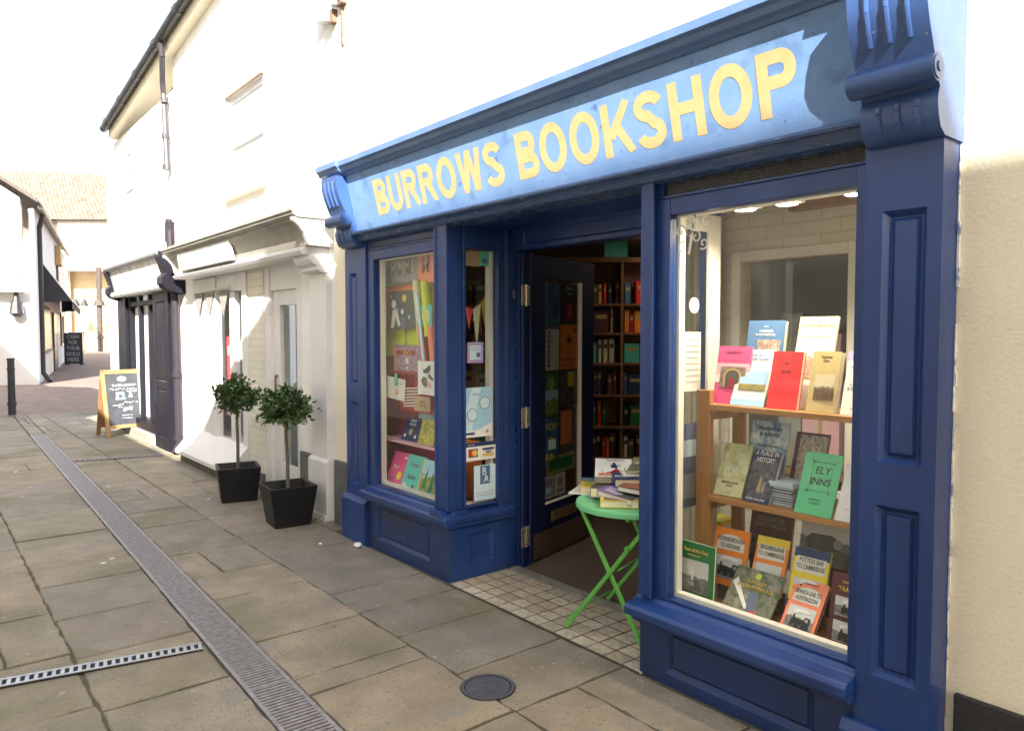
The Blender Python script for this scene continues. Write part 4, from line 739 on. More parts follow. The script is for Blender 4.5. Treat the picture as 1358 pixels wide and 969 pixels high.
ln = thing('wall_lantern', 'black lantern hanging under the white cottage overhang', 'lantern', gp(.5, -.25, 2.0)); MB().cyl(gp(.5, -.25, 2.08), gp(.5, -.25, 2.4), .19, .14, n=8).cyl(gp(.5, -.25, 1.98), gp(.5, -.25, 2.08), .1, .19, n=8).build('body', IRON, ln); MB().cyl(gp(.5, -.25, 2.4), gp(.5, -.25, 2.69), .1, .05, n=8).build('bracket', IRON, ln)
# gold sign
sg = thing('sandwich_sign', 'tall black sign reading cash for your gold here by the cottage wall', 'sign', (-40.3, 6.0, 0), (0, 0, R(51)))
MB().box(-.43, .43, -.02, .05, .05, 1.5).box(-.4, -.3, -.05, .2, 0, .05).box(.3, .4, -.05, .2, 0, .05).build('board', M('black_sign_board', (.02, .02, .025), (.03, .03, .035), rough=.5), sg, local=True)
for i, t_ in enumerate(('CASH', 'FOR', 'YOUR', 'GOLD', 'HERE')): text('lettering', t_, C('grey'), sg, (0, -.022, 1.32-.27*i), h=.19, off=.03, maxw=.66)
bl = thing('bollard', 'dark iron bollard standing on the brick paving at the street corner', 'bollard', (-16.62, 1.45, 0))
MB().cyl((-16.62, 1.45, 0), (-16.62, 1.45, 1.02), .065, .058, n=16).build('post', IRON, bl, smooth=True)
for z0, z1, r in ((1.02, 1.06, .068), (.18, .24, .078), (.84, .87, .07)): MB().cyl((-16.62, 1.45, z0), (-16.62, 1.45, z1), r, r-.004, n=16).build('collar', IRON, bl)
# back building across the end
K = Vector((-65.8, 11.85, 0)); RT = Vector((.631, .776, 0)); FW = Vector((-.776, .631, 0))
def kp(u, d, z): return K+RT*u+FW*d+Vector((0, 0, z))
def kbox(mb, u0, u1, d0, d1, z0, z1): return mb.add([kp(u, d, z) for u in (u0, u1) for d in (d0, d1) for z in (z0, z1)], [(0, 1, 3, 2), (4, 6, 7, 5), (0, 4, 5, 1), (2, 3, 7, 6), (0, 2, 6, 4), (1, 5, 7, 3)])
kb = thing('end_building', 'building closing the street end with tan tiled roof and white upper floor', 'building', K)
b = MB(); kbox(b, -3.35, 9, 0, .4, 6.5, 10.5); kbox(b, -16, -3.36, 1.2, 1.5, 0, 10.5); b.build('upper_wall', WHITE, kb)
b = MB(); kbox(b, -4, 9, 2.2, 2.5, 0, 6.5); b.build('lower_wall', M('sunlit_sandy_stone', (.62, .50, .30), (.5, .38, .22), rough=.8, scale=.8, spots=[(1.5, .62, (.4, .3, .18), 'n', .05)]), kb)
MB().add([kp(-17, -.4, 10.3), kp(9.5, -.4, 10.3), kp(9.5, 4.5, 14.4), kp(-17, 4.5, 15.3)], [(0, 1, 2, 3)]).add([kp(-17, -.4, 10.2), kp(9.5, -.4, 10.2), kp(9.5, 9, 10.2), kp(-17, 9, 10.2), kp(9.5, 4.5, 14.3), kp(-17, 4.5, 15.2)], [(0, 1, 2, 3), (1, 2, 4), (0, 3, 5), (2, 3, 5, 4)]).build('roof', ROOFT, kb)
MB().tube([kp(-.05, -.3, 0), kp(-.05, -.3, 6.6)], .2, n=10).cyl(kp(-.05, -.3, 3.6), kp(-.05, -.3, 4.0), .42, .3).cyl(kp(-.05, -.3, 1.0), kp(-.05, -.3, 1.2), .28).build('downpipe', M('rusty_brown_pipe', (.05, .034, .03), (.07, .05, .04), rough=.7), kb)
rl = MB(); [rl.cyl(kp(-2.2+i*1.15, -.8, 0), kp(-2.2+i*1.15, -.8, 1.55), .05, n=6) for i in range(3)]; rl.cyl(kp(-2.3, -.8, 1.5), kp(.3, -.8, 1.5), .05, n=6)
tag(rl.build('railing', IRON), 'thin iron railing across the far end of the street', 'railing')
for i, u in enumerate((-1.75, -1.1)):
    l = thing('hanging_lamp', ['dark conical lamp shade hanging nearer the awning at the street end', 'dark conical lamp shade hanging nearer the rusty pipe at the street end'][i], 'lamp', kp(u, -.5, 3.6), (0, 0, 0), 'lamp shades at the street end')
    MB().cyl(kp(u, -.5, 3.55), kp(u, -.5, 4.1), .32, .08, n=12).build('shade', IRON, l); MB().tube([kp(u, -.5, 4.1), kp(u, -.5, 4.3), kp(u, 2.2, 4.4)], .03, n=6).build('arm', IRON, l)

# ================================================================== STREET OBJECTS
# chalkboard
ab = thing('chalkboard_sign', 'pine framed chalkboard pavement sign leaning open beside the black shop', 'sign', (-12.19, 2.50, 0), (0, 0, R(100)))
def leaf(sgn, name):
    o = bpy.data.objects.new(name, None); link(o, ab); o.location = (0, .2, 0.99); o.rotation_euler = (R(11)*sgn, 0, 0)
    return o
fr = bpy.data.objects.new('front_frame', None); link(fr, ab); fr.location = (0, 0, 0); fr.rotation_euler = (R(-11), 0, 0)
MB().box(-.30, -.245, 0, .025, 0, 1.0).box(.245, .30, 0, .025, 0, 1.0).box(-.245, .245, .001, .024, .94, 1.0).box(-.245, .245, .001, .024, .12, .17).build('frame', ABW, fr, local=True, bev=.003)
MB().box(-.245, .245, .008, .018, .17, .94).build('board', CHALKB, fr, local=True)
ch = MB(); rc = random.Random(5)
def scrib(x0, x1, z, hgt, n, m=None):
    mb = MB(); x = x0; pts = []
    for i in range(n+1): pts.append((x0+(x1-x0)*i/n, .0065, z+rc.uniform(-hgt/2, hgt/2)))
    for p, q in zip(pts[:-1], pts[1:]):
        if rc.random() < .82: mb.bar(p, q, .0055, .001)
    return mb
for z, x0, x1, h_, n in ((.775, -.17, .19, .006, 26), (.755, -.15, .17, .008, 30), (.705, -.19, .02, .035, 16), (.705, .05, .19, .03, 14), (.665, .04, .19, .03, 14), (.475, -.17, -.02, .035, 12), (.50, 0, .2, .03, 16), (.44, -.10, -.03, .03, 8), (.31, -.05, .09, .008, 14), (.265, -.05, .09, .012, 10)):
    scrib(x0, x1, z, h_, n).build('chalk_writing', CHALK, fr, local=True)
blob = MB()
for i in range(14):
    a = i*.45; blob.bar((.065*math.cos(a)*rc.uniform(.3, 1)-.01, .0065, .86+.04*math.sin(a)*rc.uniform(.3, 1)), (.065*math.cos(a+1.9)-.01, .0065, .86+.04*math.sin(a+1.9)), .008, .001)
blob.build('chalk_emblem', CHALK, fr, local=True)
MB().box(-.12, .02, .006, .008, .55, .575).box(-.11, -.08, .006, .008, .575, .66).box(-.08, .005, .006, .008, .625, .665).box(-.02, .005, .006, .008, .59, .625).build('chalk_sewing_machine', CHALKBL, fr, local=True)
text('chalk_writing', '&', CHALK, fr, (.10, .007, .61), h=.075, off=.008); text('chalk_writing', 'gold', CHALK, fr, (.04, .007, .405), h=.075, shear=.3)
bk = bpy.data.objects.new('back_frame', None); link(bk, ab); bk.location = (0, .41, 0); bk.rotation_euler = (R(12), 0, 0)
MB().box(-.30, -.245, -.025, 0, 0, 1.0).box(.245, .30, -.025, 0, 0, 1.0).box(-.245, .245, -.024, -.001, .94, .985).box(-.245, .245, -.024, -.001, .12, .17).box(-.245, .245, -.018, -.008, .17, .94).build('frame', M('shaded_brown_frame', (.27, .14, .06), (.2, .1, .045), rough=.5, scale=5), bk, local=True, bev=.003)  # browner copy of the front pine, shade put into its colour
# bay trees
def bay(label, x, y, rz, tw, bw_, ph, th_, cr, ch_, seed, lean):
    rr = random.Random(seed); t = thing('potted_bay_tree', label, 'potted tree', (x, y, 0), (0, 0, R(rz)), 'bay trees in black pots')
    p = MB(); a = bw_/2; c = tw/2; i_ = .022
    P0 = [(-a, -a), (a, -a), (a, a), (-a, a)]; P1 = [(-c, -c), (c, -c), (c, c), (-c, c)]; P2 = [(-c+i_, -c+i_), (c-i_, -c+i_), (c-i_, c-i_), (-c+i_, c-i_)]; P3 = [(u*.86, v*.86) for u, v in P2]
    vs = [(u, v, 0) for u, v in P0]+[(u, v, ph) for u, v in P1]+[(u, v, ph) for u, v in P2]+[(u, v, ph-.09) for u, v in P3]
    p.add(vs, [(3, 2, 1, 0)]+[(4*k+i, 4*k+(i+1) % 4, 4*k+4+(i+1) % 4, 4*k+4+i) for k in range(3) for i in range(4)]); pot = p.build('pot', POTM, t, local=True, bev=.005)
    MB().add([(u*.99, v*.99, ph-.085) for u, v in P3], [(0, 1, 2, 3)]).build('soil', SOIL, pot, local=True)
    top = Vector((lean, 0, th_)); tr = MB(); pts = [Vector((0, 0, ph-.1)), Vector((lean*.2-.006, .004, ph+(th_-ph)*.4)), Vector((lean*.6+.006, -.004, ph+(th_-ph)*.75)), top]
    for q, r0, r1 in zip(range(3), (.0155, .0145, .0135), (.0145, .0135, .012)): tr.cyl(pts[q], pts[q+1], r0, r1, n=8)
    ends = []
    for i in range(38):
        d = Vector((rr.gauss(0, 1), rr.gauss(0, 1), rr.gauss(.25, .8))).normalized(); l = rr.uniform(.55, 1.0); e = top+Vector((0, 0, ch_*.35))+Vector((d.x*cr, d.y*cr, d.z*ch_*.5))*l
        s_ = top+Vector((0, 0, rr.uniform(-.02, ch_*.4))); mid = (s_+e)/2+Vector((0, 0, .02)); tr.cyl(s_, mid, .006, .004, n=5, cap=False); tr.cyl(mid, e, .004, .002, n=5, cap=False); ends.append((mid, e))
    tr.build('trunk', BARK, t, local=True, smooth=True)
    lf = MB()
    def leaf_(c_, d, s):
        d = d.normalized(); sd_ = d.cross(Vector((rr.gauss(0, 1), rr.gauss(0, 1), rr.gauss(0, 1)))).normalized(); up_ = sd_.cross(d); w_ = s*.55
        a0 = c_; a1 = c_+d*s*.45+sd_*w_*.5+up_*s*.07; a2 = c_+d*s*.45-sd_*w_*.5+up_*s*.07; m_ = c_+d*s*.5; tp = c_+d*s-up_*s*.12
        lf.add([a0, a1, m_, a2, tp], [(0, 1, 2), (0, 2, 3), (1, 4, 2), (3, 2, 4)])
    for mid, e in ends:
        for k in range(rr.randint(28, 42)):
            f = rr.uniform(.1, 1.05); c_ = mid+(e-mid)*f+Vector((rr.gauss(0, .032), rr.gauss(0, .032), rr.gauss(0, .028)))
            d = (e-mid).normalized()*.7+Vector((rr.gauss(0, .7), rr.gauss(0, .7), rr.gauss(.0, .6)))
            leaf_(c_, d, rr.uniform(.036, .068))
    lf.build('crown', LEAF, t, local=True, fix=False)
    return t
bay('bay tree in the black pot farther from the bookshop, in front of the brick pier', -6.90, 2.33, -14, .375, .30, .315, .83, .225, .36, 21, .03)
b2 = bay('bay tree with an orange tag in the black pot nearest the bookshop', -5.75, 2.34, -6, .375, .28, .325, .82, .235, .36, 33, -.035)
MB().box(.01, .045, -.03, -.026, .77, .83).box(-.03, -.008, -.033, -.030, .79, .84).build('plant_tag', C('orange'), b2, local=True)

# folding table
TX, TY, TZ = -2.56, 2.88, .67
tb = thing('folding_table', 'round lime green folding metal table standing in the bookshop doorway', 'table', (TX, TY, 0))
tp = MB(); n = 48; prof = [(0, TZ+.004), (.262, TZ+.004), (.276, TZ+.008), (.284, TZ+.004), (.287, TZ-.006), (.286, TZ-.022), (.282, TZ-.022), (.28, TZ-.004), (0, TZ-.004)]
vs = [(TX+r*math.cos(2*math.pi*i/n), TY+r*math.sin(2*math.pi*i/n), z) for r, z in prof[1:-1] for i in range(n)]+[(TX, TY, prof[0][1]), (TX, TY, prof[-1][1])]
m_ = len(prof)-2; tp.add(vs, [(k*n+i, k*n+(i+1) % n, (k+1)*n+(i+1) % n, (k+1)*n+i) for k in range(m_-1) for i in range(n)]+[(i, (i+1) % n, m_*n) for i in range(n)]+[((m_-1)*n+i, m_*n+1, (m_-1)*n+(i+1) % n) for i in range(n)])
tp.build('table_top', GREENT, tb, smooth=True)
for y, f in ((2.625, 0), (3.08, 1)):
    o_ = .012 if f == 0 else -.012
    MB().bar((-2.775 if not f else -2.91, y, .012), (-2.24 if not f else -2.38, y, TZ-.03), .022, .012).build('leg', GREENM, tb, bev=.002)
    MB().bar((-2.675 if not f else -2.80, y+o_, TZ-.025), (-2.23 if not f else -2.36, y+o_, .012), .022, .012).build('leg', GREENM, tb, bev=.002)
MB().cyl((-2.775, 2.62, .06), (-2.90, 3.085, .06), .0045, n=8).cyl((-2.41, 2.62, .40), (-2.55, 3.085, .40), .0045, n=8).cyl((-2.35, 2.61, .52), (-2.35, 2.64, .52), .012, n=8).build('stretcher', GREENM, tb)
MB().box(-2.70, -2.68, 2.64, 3.06, TZ-.036, TZ-.023).box(-2.40, -2.38, 2.66, 3.06, TZ-.036, TZ-.023).build('top_bracket', GREENM, tb)
# books lying on the table: rot about z, flat (front cover up)
def flatbook(label, x, y, z, wd, ht, th, cover, items, yaw, pages=PAPER, tilt=0, roll=0):
    o = book(label, x, y, z+th, wd, ht, th, cover, items, pages=pages, rot=(R(-90+tilt), R(roll), R(yaw)), group='books on the green table')
    return o
T0 = TZ+.0065
flatbook('white magazine overhanging the left edge of the green table', -2.885, 2.74, T0, .20, .27, .006, 'white', [('r', .1, .1, .9, .5, 'offwhite')], 30, PAPERW)
flatbook('yellow and blue covered paperback lying on the white magazine', -2.835, 2.785, T0+.007, .155, .20, .034, 'yellow', [('r', 0, .62, 1, 1, 'mid'), ('t', 'HOME COOKING', .5, .78, .09, 'white'), ('p', .08, .12, .92, .58, 'flow')], 44, PAPER, tilt=3)
flatbook('thick cream edged paperback in the middle of the green table', -2.715, 2.735, T0+.012, .20, .13, .05, 'dgrey', [('p', .3, .2, .95, .8, 'dark')], 30, PAPER)
flatbook('small thick tan edged paperback at the front of the green table', -2.555, 2.645, T0, .19, .13, .036, 'gold', [('r', .1, .1, .9, .9, 'brown')], 44, PAPER)
flatbook('white edged paperback with purple cover slanting across the green table', -2.63, 2.70, T0+.038, .20, .125, .03, 'purple', [('r', .1, .4, .5, .9, 'lilac'), ('r', .55, 0, 1, 1, 'dgrey'), ('t', 'STREET', .4, .25, .2, 'white', .5)], 12, PAPERW, roll=7, tilt=4)
flatbook('white covered book with a red hill drawing propped atop the green table pile', -2.745, 2.80, T0+.066, .195, .15, .042, 'white', [('g', [(.06, .06), (.94, .10), (.72, .28), (.58, .46), (.45, .30), (.25, .2)], 'crimson'), ('r', .1, .1, .9, .2, 'coral'), ('g', [(.42, .48), (.5, .78), (.56, .7), (.62, .46)], 'navy'), ('r', .40, .58, .7, .62, 'dgrey'), ('r', .2, .1, .21, .38, 'dgrey'), ('r', .8, .12, .815, .5, 'dgrey'), ('t', 'The Hill Farm', .55, .88, .09, 'dgrey', .6)], 43, PAPER, tilt=30)
flatbook('navy covered paperback on the right of the table pile', -2.60, 2.80, T0+.072, .14, .20, .042, 'navy', [('t', 'RIVER', .4, .3, .14, 'white')], 52, PAPER, tilt=6)
flatbook('orange and black covered paperback lying near the door post on the table', -2.54, 2.755, T0+.07, .21, .14, .026, 'dgrey', [('p', .05, .05, .95, .95, 'red'), ('r', .5, .5, .9, .9, 'coral')], 22, PAPERW, roll=5)
flatbook('large landscape photo book topmost on the table pile', -2.63, 2.92, T0+.125, .25, .19, .014, 'olive', [('p', .02, .02, .98, .98, 'land'), ('g', [(.1, .55), (.6, .85), (.62, .8), (.12, .47)], 'offwhite')], 28, PAPERW, tilt=14, roll=-6)
flatbook('glossy white magazine under the landscape photo book on the table', -2.60, 2.87, T0+.112, .24, .2, .010, 'offwhite', [('p', .1, .1, .9, .9, 'fest')], 58, PAPERW, tilt=9)

# ================================================================== RIGHT WINDOW DISPLAY
su = thing('display_shelves', 'pine display shelving unit behind the big right-hand window', 'shelf', (-1.65, 2.95, .34))
for xa, xb, ya in ((-2.095, -2.022, 2.80), (-2.075, -2.015, 3.05), (-1.30, -1.235, 2.80), (-1.30, -1.24, 3.05)): MB().box(xa, xb, ya, ya+.03, .346, 1.286).build('post', PINE, su, bev=.003)
for z in (1.226, .812): MB().box(-2.02, -1.302, 2.79, 3.08, z-.026, z).build('shelf_board', PINEX, su, bev=.003)
for z in (1.15, .74): MB().box(-2.06, -2.03, 2.83, 3.05, z, z+.04).build('side_rail', PINE, su)
G_ = 'books in the right-hand window'
def rb(label, x, y, z, wd, ht, th, cover, lean, items, yaw=0, pages=None): return book(label, x, y, z+.0005+th*math.sin(R(lean))*0, wd, ht, th, cover, items, lean=lean, yaw=yaw, pages=pages, group=G_)
s1, s2 = 1.227, .813
# back row, top shelf
rb('dark blue hardback with a tall arcade photo standing behind on the top shelf', -1.955, 2.955, 1.33, .178, .275, .03, 'mid', 10, [('t', 'H. J. Cleaver', .5, .90, .02, 'white', .5), ('t', 'TOWARDS\nA CATHEDRAL', .5, .79, .036, 'white', .7), ('p', .3, .06, .92, .68, 'arch2')], yaw=3, pages=PAPER)
rb('pale green and cream book about speaking standing behind on the top shelf', -1.72, 2.955, 1.33, .172, .295, .012, 'cream', 15, [('r', 0, .68, 1, 1, 'beige'), ('t', 'HOW TO SPEAK FEN', .5, .86, .045, 'dgrey'), ('r', .15, .70, .85, .705, 'grey'), ('p', .12, .08, .8, .60, 'crowd')])
rb('purple backed book at the right end of the top shelf behind', -1.36, 2.93, 1.30, .15, .28, .02, 'purple', 14, [('t', 'ELY', .5, .7, .08, 'white'), ('r', .1, .1, .9, .3, 'offwhite')])
for x in (-1.94, -1.72, -1.36):
    o = MB().box(x+.02, x+.15, 2.93, 3.03, s1, s1+.10).build('display_block', C('offwhite')); tag(o, {-1.94: 'white block propping up the dark blue hardback', -1.72: 'white block propping up the pale green book', -1.36: 'white block propping up the purple backed book'}[x], 'block', 'white display blocks')
# front row, top shelf
rb('pink book with a stone doorway photo on the top shelf', -2.045, 2.85, s1, .17, .262, .010, 'pink', 11, [('r', 0, .42, 1, .70, 'palepink'), ('r', 0, .36, 1, .5, 'offwhite'), ('t', 'REMEMBRANCE', .5, .90, .035, 'maroon'), ('r', .2, .745, .8, .75, 'maroon'), ('p', .15, .28, .9, .64, 'arch')]+arch(.15, .28, .9, .64), yaw=2)
rb('pale blue booklet with a fen field photo on the top shelf', -1.938, 2.83, s1, .165, .262, .006, 'offwhite', 22, [('r', 0, .84, 1, 1, 'paleblue'), ('r', 0, 0, 1, .10, 'skyb'), ('r', 0, .1, 1, .18, 'paleblue'), ('t', 'THIS ISLE\nPICTURE GUIDE', .5, .87, .045, 'mid'), ('r', .1, .72, .75, .725, 'grey'), ('p', .14, .28, .94, .62, 'fen'), ('t', 'Ely Society', .5, .17, .022, 'mid', .4)])
rb('plain red hardback on the top shelf', -1.752, 2.82, s1, .137, .246, .024, 'red', 13, [('t', 'FEN', .5, .80, .045, 'maroon'), ('t', 'OUSE', .5, .66, .06, 'maroon'), ('r', .16, .3, .84, .303, 'crimson')], pages=PAPER)
rb('tan hardback with a sepia crowd photo on the top shelf', -1.575, 2.822, s1, .122, .250, .030, 'tan', 13, [('t', 'Fenland\nFolk', .5, .88, .04, 'brown'), ('p', .2, .2, .9, .62, 'sep')]+folk(.2, .2, .9, .62, 'brown'), yaw=-2)
rb('white ring bound book with vertical title at the end of the top shelf', -1.43, 2.82, s1, .14, .255, .016, 'offwhite', 16, [('r', 0, .86, 1, 1, 'lilac'), ('r', .1, .74, .9, .76, 'grey'), ('t', 'ELY\nA CITY\nIN STONE', .3, .48, .045, 'dgrey', .4), ('t', 'Guide Book', .4, .10, .025, 'dgrey', .5)])
# middle shelf
rb('pale olive book with white reeds on the middle shelf', -2.02, 2.83, s2, .142, .246, .012, 'olive', 24, [('p', 0, .3, 1, 1, 'wash'), ('r', 0, .0, 1, .3, 'beige'), ('t', 'FENS', .45, .5, .10, 'white'), ('t', 'MARSHLAND\nDAYS', .5, .22, .04, 'dgrey', .6), ('t', 'Janet Wells', .5, .06, .024, 'dgrey', .6)], yaw=3)
rb('black book titled a place in history on the middle shelf', -1.862, 2.82, s2, .128, .236, .028, 'navy', 25, [('p', .02, .1, .98, .8, 'dark'), ('g', [(.32, .2), (.42, .62), (.5, .7), (.58, .62), (.68, .2)], 'dgrey'), ('g', [(.42, .2), (.47, .5), (.53, .5), (.6, .2)], 'tan'), ('r', .62, .4, .72, .2, 'grey'), ('t', 'A PLACE IN\nHISTORY', .5, .88, .085, 'white', .9, .12), ('t', 'PETER WALKER', .5, .055, .045, 'white', .92)], yaw=-2, pages=M('lilac_white_book_pages', (.66, .62, .72), (.58, .54, .66), rough=.8, scale=5, stretch=(1, 60, 60)))
rb('sky blue clouded book about a village past and present behind on the middle shelf', -1.94, 2.965, .90, .186, .25, .008, 'skyb', 13, [('p', 0, 0, 1, 1, 'skyc'), ('t', 'Haddenham\n& Aldreth', .5, .82, .07, 'navy'), ('t', 'Past and Present', .5, .56, .05, 'navy', .7)])
rb('maroon edged book of market photos behind on the middle shelf', -1.725, 2.955, .86, .15, .262, .012, 'maroon', 16, [('p', .14, .06, .98, .96, 'fest'), ('r', .38, .42, .72, .66, 'offwhite'), ('t', '1940S', .55, .60, .05, 'maroon', .3)])
rb('bright jade green inns booklet on the middle shelf', -1.605, 2.80, s2, .158, .258, .006, 'jade', 22, [('t', 'ELY', .56, .72, .12, 'dgrey', .5, .1), ('t', 'INNS', .53, .54, .12, 'dgrey', .55, .1), ('r', .28, .845, .82, .85, 'dgrey'), ('r', .24, .38, .78, .385, 'dgrey'), ('r', .26, .38, .268, .85, 'dgrey'), ('r', .80, .38, .808, .85, 'dgrey'), ('g', [(.2, .9), (.3, .85), (.28, .82)], 'dgrey'), ('g', [(.9, .88), (.82, .85), (.8, .82)], 'dgrey'), ('g', [(.16, .36), (.26, .4), (.27, .36)], 'dgrey'), ('g', [(.86, .32), (.78, .38), (.8, .41)], 'dgrey'), ('t', 'A RECORD', .5, .24, .032, 'dgrey', .6), ('t', 'of the old taverns', .5, .18, .02, 'dgrey', .6)])
rb('white leaflet with a grey drawing at the end of the middle shelf', -1.435, 2.80, s2, .15, .235, .006, 'white', 26, [('r', .3, .42, .7, .45, 'grey'), ('r', .2, .2, .8, .205, 'dgrey'), ('o', .75, .4, .09, 'slate')])
for i in range(9):
    o = book('thin blue book in the flat stack on the middle shelf', -1.75+rs.uniform(-.004, .004), 2.85+rs.uniform(-.004, .004), s2+.011*(i+1), .11, .14, .010, ['skyb', 'mid', 'slate', 'skyb', 'mid', 'slate', 'mid', 'skyb', 'paleblue'][i], [], rot=(R(-90), 0, R(rs.uniform(-3, 3))), group='flat stack of thin blue books')
# bottom, standing on the bed
zb = .346
rb('green book about the fens with a steam train photo against the window pane', -2.105, 2.685, zb, .190, .262, .016, 'green', 4, [('p', .09, .16, .85, .70, 'bw'), ('o', .36, .52, .09, 'offwhite'), ('o', .28, .60, .08, 'offwhite'), ('r', .38, .36, .45, .52, 'offwhite'), ('g', [(.35, .2), (.37, .36), (.6, .37), (.68, .24), (.68, .2)], 'dgrey'), ('o', .42, .3, .06, 'grey'), ('t', 'Best of the Fens', .5, .87, .06, 'gold', .84), ('t', 'Eastern Region Steam', .45, .785, .03, 'gold', .7)])
MID = lambda top, c2, t1: [('r', .03, .93, .97, .985, c2), ('g', [(.1, .62)]+[(.5-.4*math.cos(q*.3142), .74+.16*math.sin(q*.3142)) for q in range(11)]+[(.9, .62)], 'offwhite'), ('t', t1, .5, .75, .07, 'dgrey', .76), ('r', .06, .53, .94, .575, c2), ('p', .1, .12, .9, .52, 'bw2'), *loco(.1, .12, .9, .52), ('r', .05, .02, .95, .09, c2)]
rb('orange railway album with an arched white title panel, second row left', -2.02, 2.80, .415, .172, .252, .016, 'orange', 14, MID(0, 'orange', 'PETERBOROUGH\nTO NEWARK'), yaw=3)
rb('yellow and orange railway album about the Cambridge line', -1.815, 2.80, .43, .148, .242, .016, 'orange', 22, [('r', 0, .84, 1, 1, 'yellow'), ('r', .08, .60, .92, .86, 'offwhite'), ('t', 'BROXBOURNE\nTO CAMBRIDGE', .5, .75, .07, 'dgrey', .8), ('p', .1, .1, .9, .52, 'bw2'), *folk(.1, .1, .55, .5, 'dgrey'), ('r', .06, .1, .08, .52, 'white')], yaw=4)
rb('yellow and navy railway album with white title panel, beside the orange one', -1.61, 2.765, .43, .148, .242, .016, 'yellow', 18, [('r', 0, .84, 1, 1, 'navy'), ('r', .08, .60, .92, .86, 'offwhite'), ('t', 'POTTERS BAR\nTO CAMBRIDGE', .5, .75, .07, 'dgrey', .8), ('p', .1, .16, .9, .50, 'bw'), *loco(.1, .16, .9, .50), ('r', 0, 0, 1, .12, 'navy')], yaw=3)
rb('dark brown book of echoes standing behind at the bottom', -1.94, 2.98, .50, .21, .24, .014, 'brown', 10, [('t', 'ECHOES OF\nEAST ANGLIA', .5, .78, .075, 'grey', .8), ('p', .05, .05, .95, .55, 'dark')])
rb('large grey locomotive photo book standing behind at the bottom', -1.68, 2.96, .52, .235, .255, .012, 'maroon', 12, [('p', 0, .18, 1, 1, 'bw'), ('g', [(.1, .55), (.2, .66), (.6, .68), (.75, .6), (.78, .45), (.5, .4), (.15, .42)], 'dgrey'), ('o', .72, .55, .09, 'grey'), ('t', 'LINESIDE', .5, .09, .05, 'tan', .5)])
rb('landscape railway heritage book with an aerial valley photo', -1.882, 2.70, zb+.012, .232, .205, .012, 'olive', 38, [('p', 0, 0, 1, 1, 'land'), ('g', [(.03, .62), (.1, .75), (.3, .45), (.52, .15), (.46, .12), (.26, .36)], 'white'), ('g', [(.45, .5), (.6, .5), (.66, .1), (.5, .08)], 'slate'), ('o', .5, .86, .06, 'lime'), ('t', "SUFFOLK'S\nRAILWAY HERITAGE", .52, .66, .075, 'gold', .75), ('r', .58, .02, .70, .12, 'red')], yaw=-2)
rb('coral railway album with an arched white title panel at the front', -1.598, 2.685, zb+.012, .146, .222, .018, 'coral', 34, [('t', 'Country Railway Routes', .5, .93, .03, 'maroon', .7), ('g', [(.1, .58)]+[(.5-.4*math.cos(q*.3142), .70+.17*math.sin(q*.3142)) for q in range(11)]+[(.9, .58)], 'offwhite'), ('t', 'BRANCH LINE TO\nHUNTINGDON', .5, .71, .075, 'dgrey', .76), ('p', .1, .06, .9, .50, 'bw2'), *loco(.12, .06, .88, .46)], yaw=-3, pages=M('navy_and_white_edge', (.06, .07, .22), (.5, .5, .5), rough=.6, scale=3))
rb('maroon traction book with two photos at the right-hand window post', -1.405, 2.70, zb, .165, .285, .014, 'maroon', 9, [('t', 'Driving and Firing', .5, .89, .04, 'gold', .8), ('t', 'TRACTION', .5, .80, .06, 'gold', .85), ('p', .12, .44, .92, .70, 'bw2'), ('p', .12, .10, .92, .38, 'bw'), *loco(.14, .44, .9, .68), *loco(.14, .10, .9, .36)])
rb('green and yellow railway album half hidden by the right-hand post', -1.40, 2.83, .48, .15, .24, .016, 'green', 16, [('r', 0, .3, 1, .62, 'yellow'), ('r', .08, .34, .92, .56, 'offwhite'), ('t', 'KINGS LYNN', .5, .45, .07, 'dgrey', .75), ('t', 'COUNTRY', .5, .8, .06, 'offwhite', .75)])
for (x, y, z0, z1) in ((-1.93, 2.99, .346, .499), (-1.62, 2.975, .346, .519), (-1.93, 2.95, .814, .898), (-1.69, 2.96, .814, .858), (-1.98, 2.815, .346, .413), (-1.79, 2.82, .346, .428), (-1.59, 2.785, .346, .428), (-1.37, 2.85, .346, .478)):
    o = MB().box(x, x+.10, y, y+.07, z0, z1).build('book_riser', C('dgrey')); tag(o, 'dark riser block hidden behind a row of window books', 'block', 'dark riser blocks in the right-hand window')
# stickers on the panes
dc = thing('window_decal', 'white curling plant ornament decal in the corner of the right-hand window', 'decal', (-2.05, 2.585, 1.9))
dm = MB(); rd = random.Random(3)
def curl(cx, cz, r, a0, turns, wv=.006):
    n = 16; pts = [(cx+r*(1-i/n*.8)*math.cos(a0+turns*6.28*i/n), 2.5865, cz+r*(1-i/n*.8)*math.sin(a0+turns*6.28*i/n)) for i in range(n+1)]
    for p, q in zip(pts[:-1], pts[1:]): dm.bar(p, q, wv, .0008)
for cx, cz, r, a0, tn in ((-2.03, 1.98, .03, 0, 1.1), (-1.97, 2.02, .028, 2, -1.1), (-2.02, 1.91, .026, 1, 1), (-1.95, 1.95, .032, 3, -1.2), (-1.90, 2.01, .022, 1, 1), (-1.91, 1.92, .026, 4, 1.1), (-1.985, 1.965, .04, .5, .5)): curl(cx, cz, r, a0, tn)
dm.bar((-1.985, 2.5865, 1.88), (-1.955, 2.5865, 2.045), .012, .0008); dm.build('ornament', M('frosted_white_vinyl', (.62, .62, .60), (.5, .5, .48), rough=.6), dc)
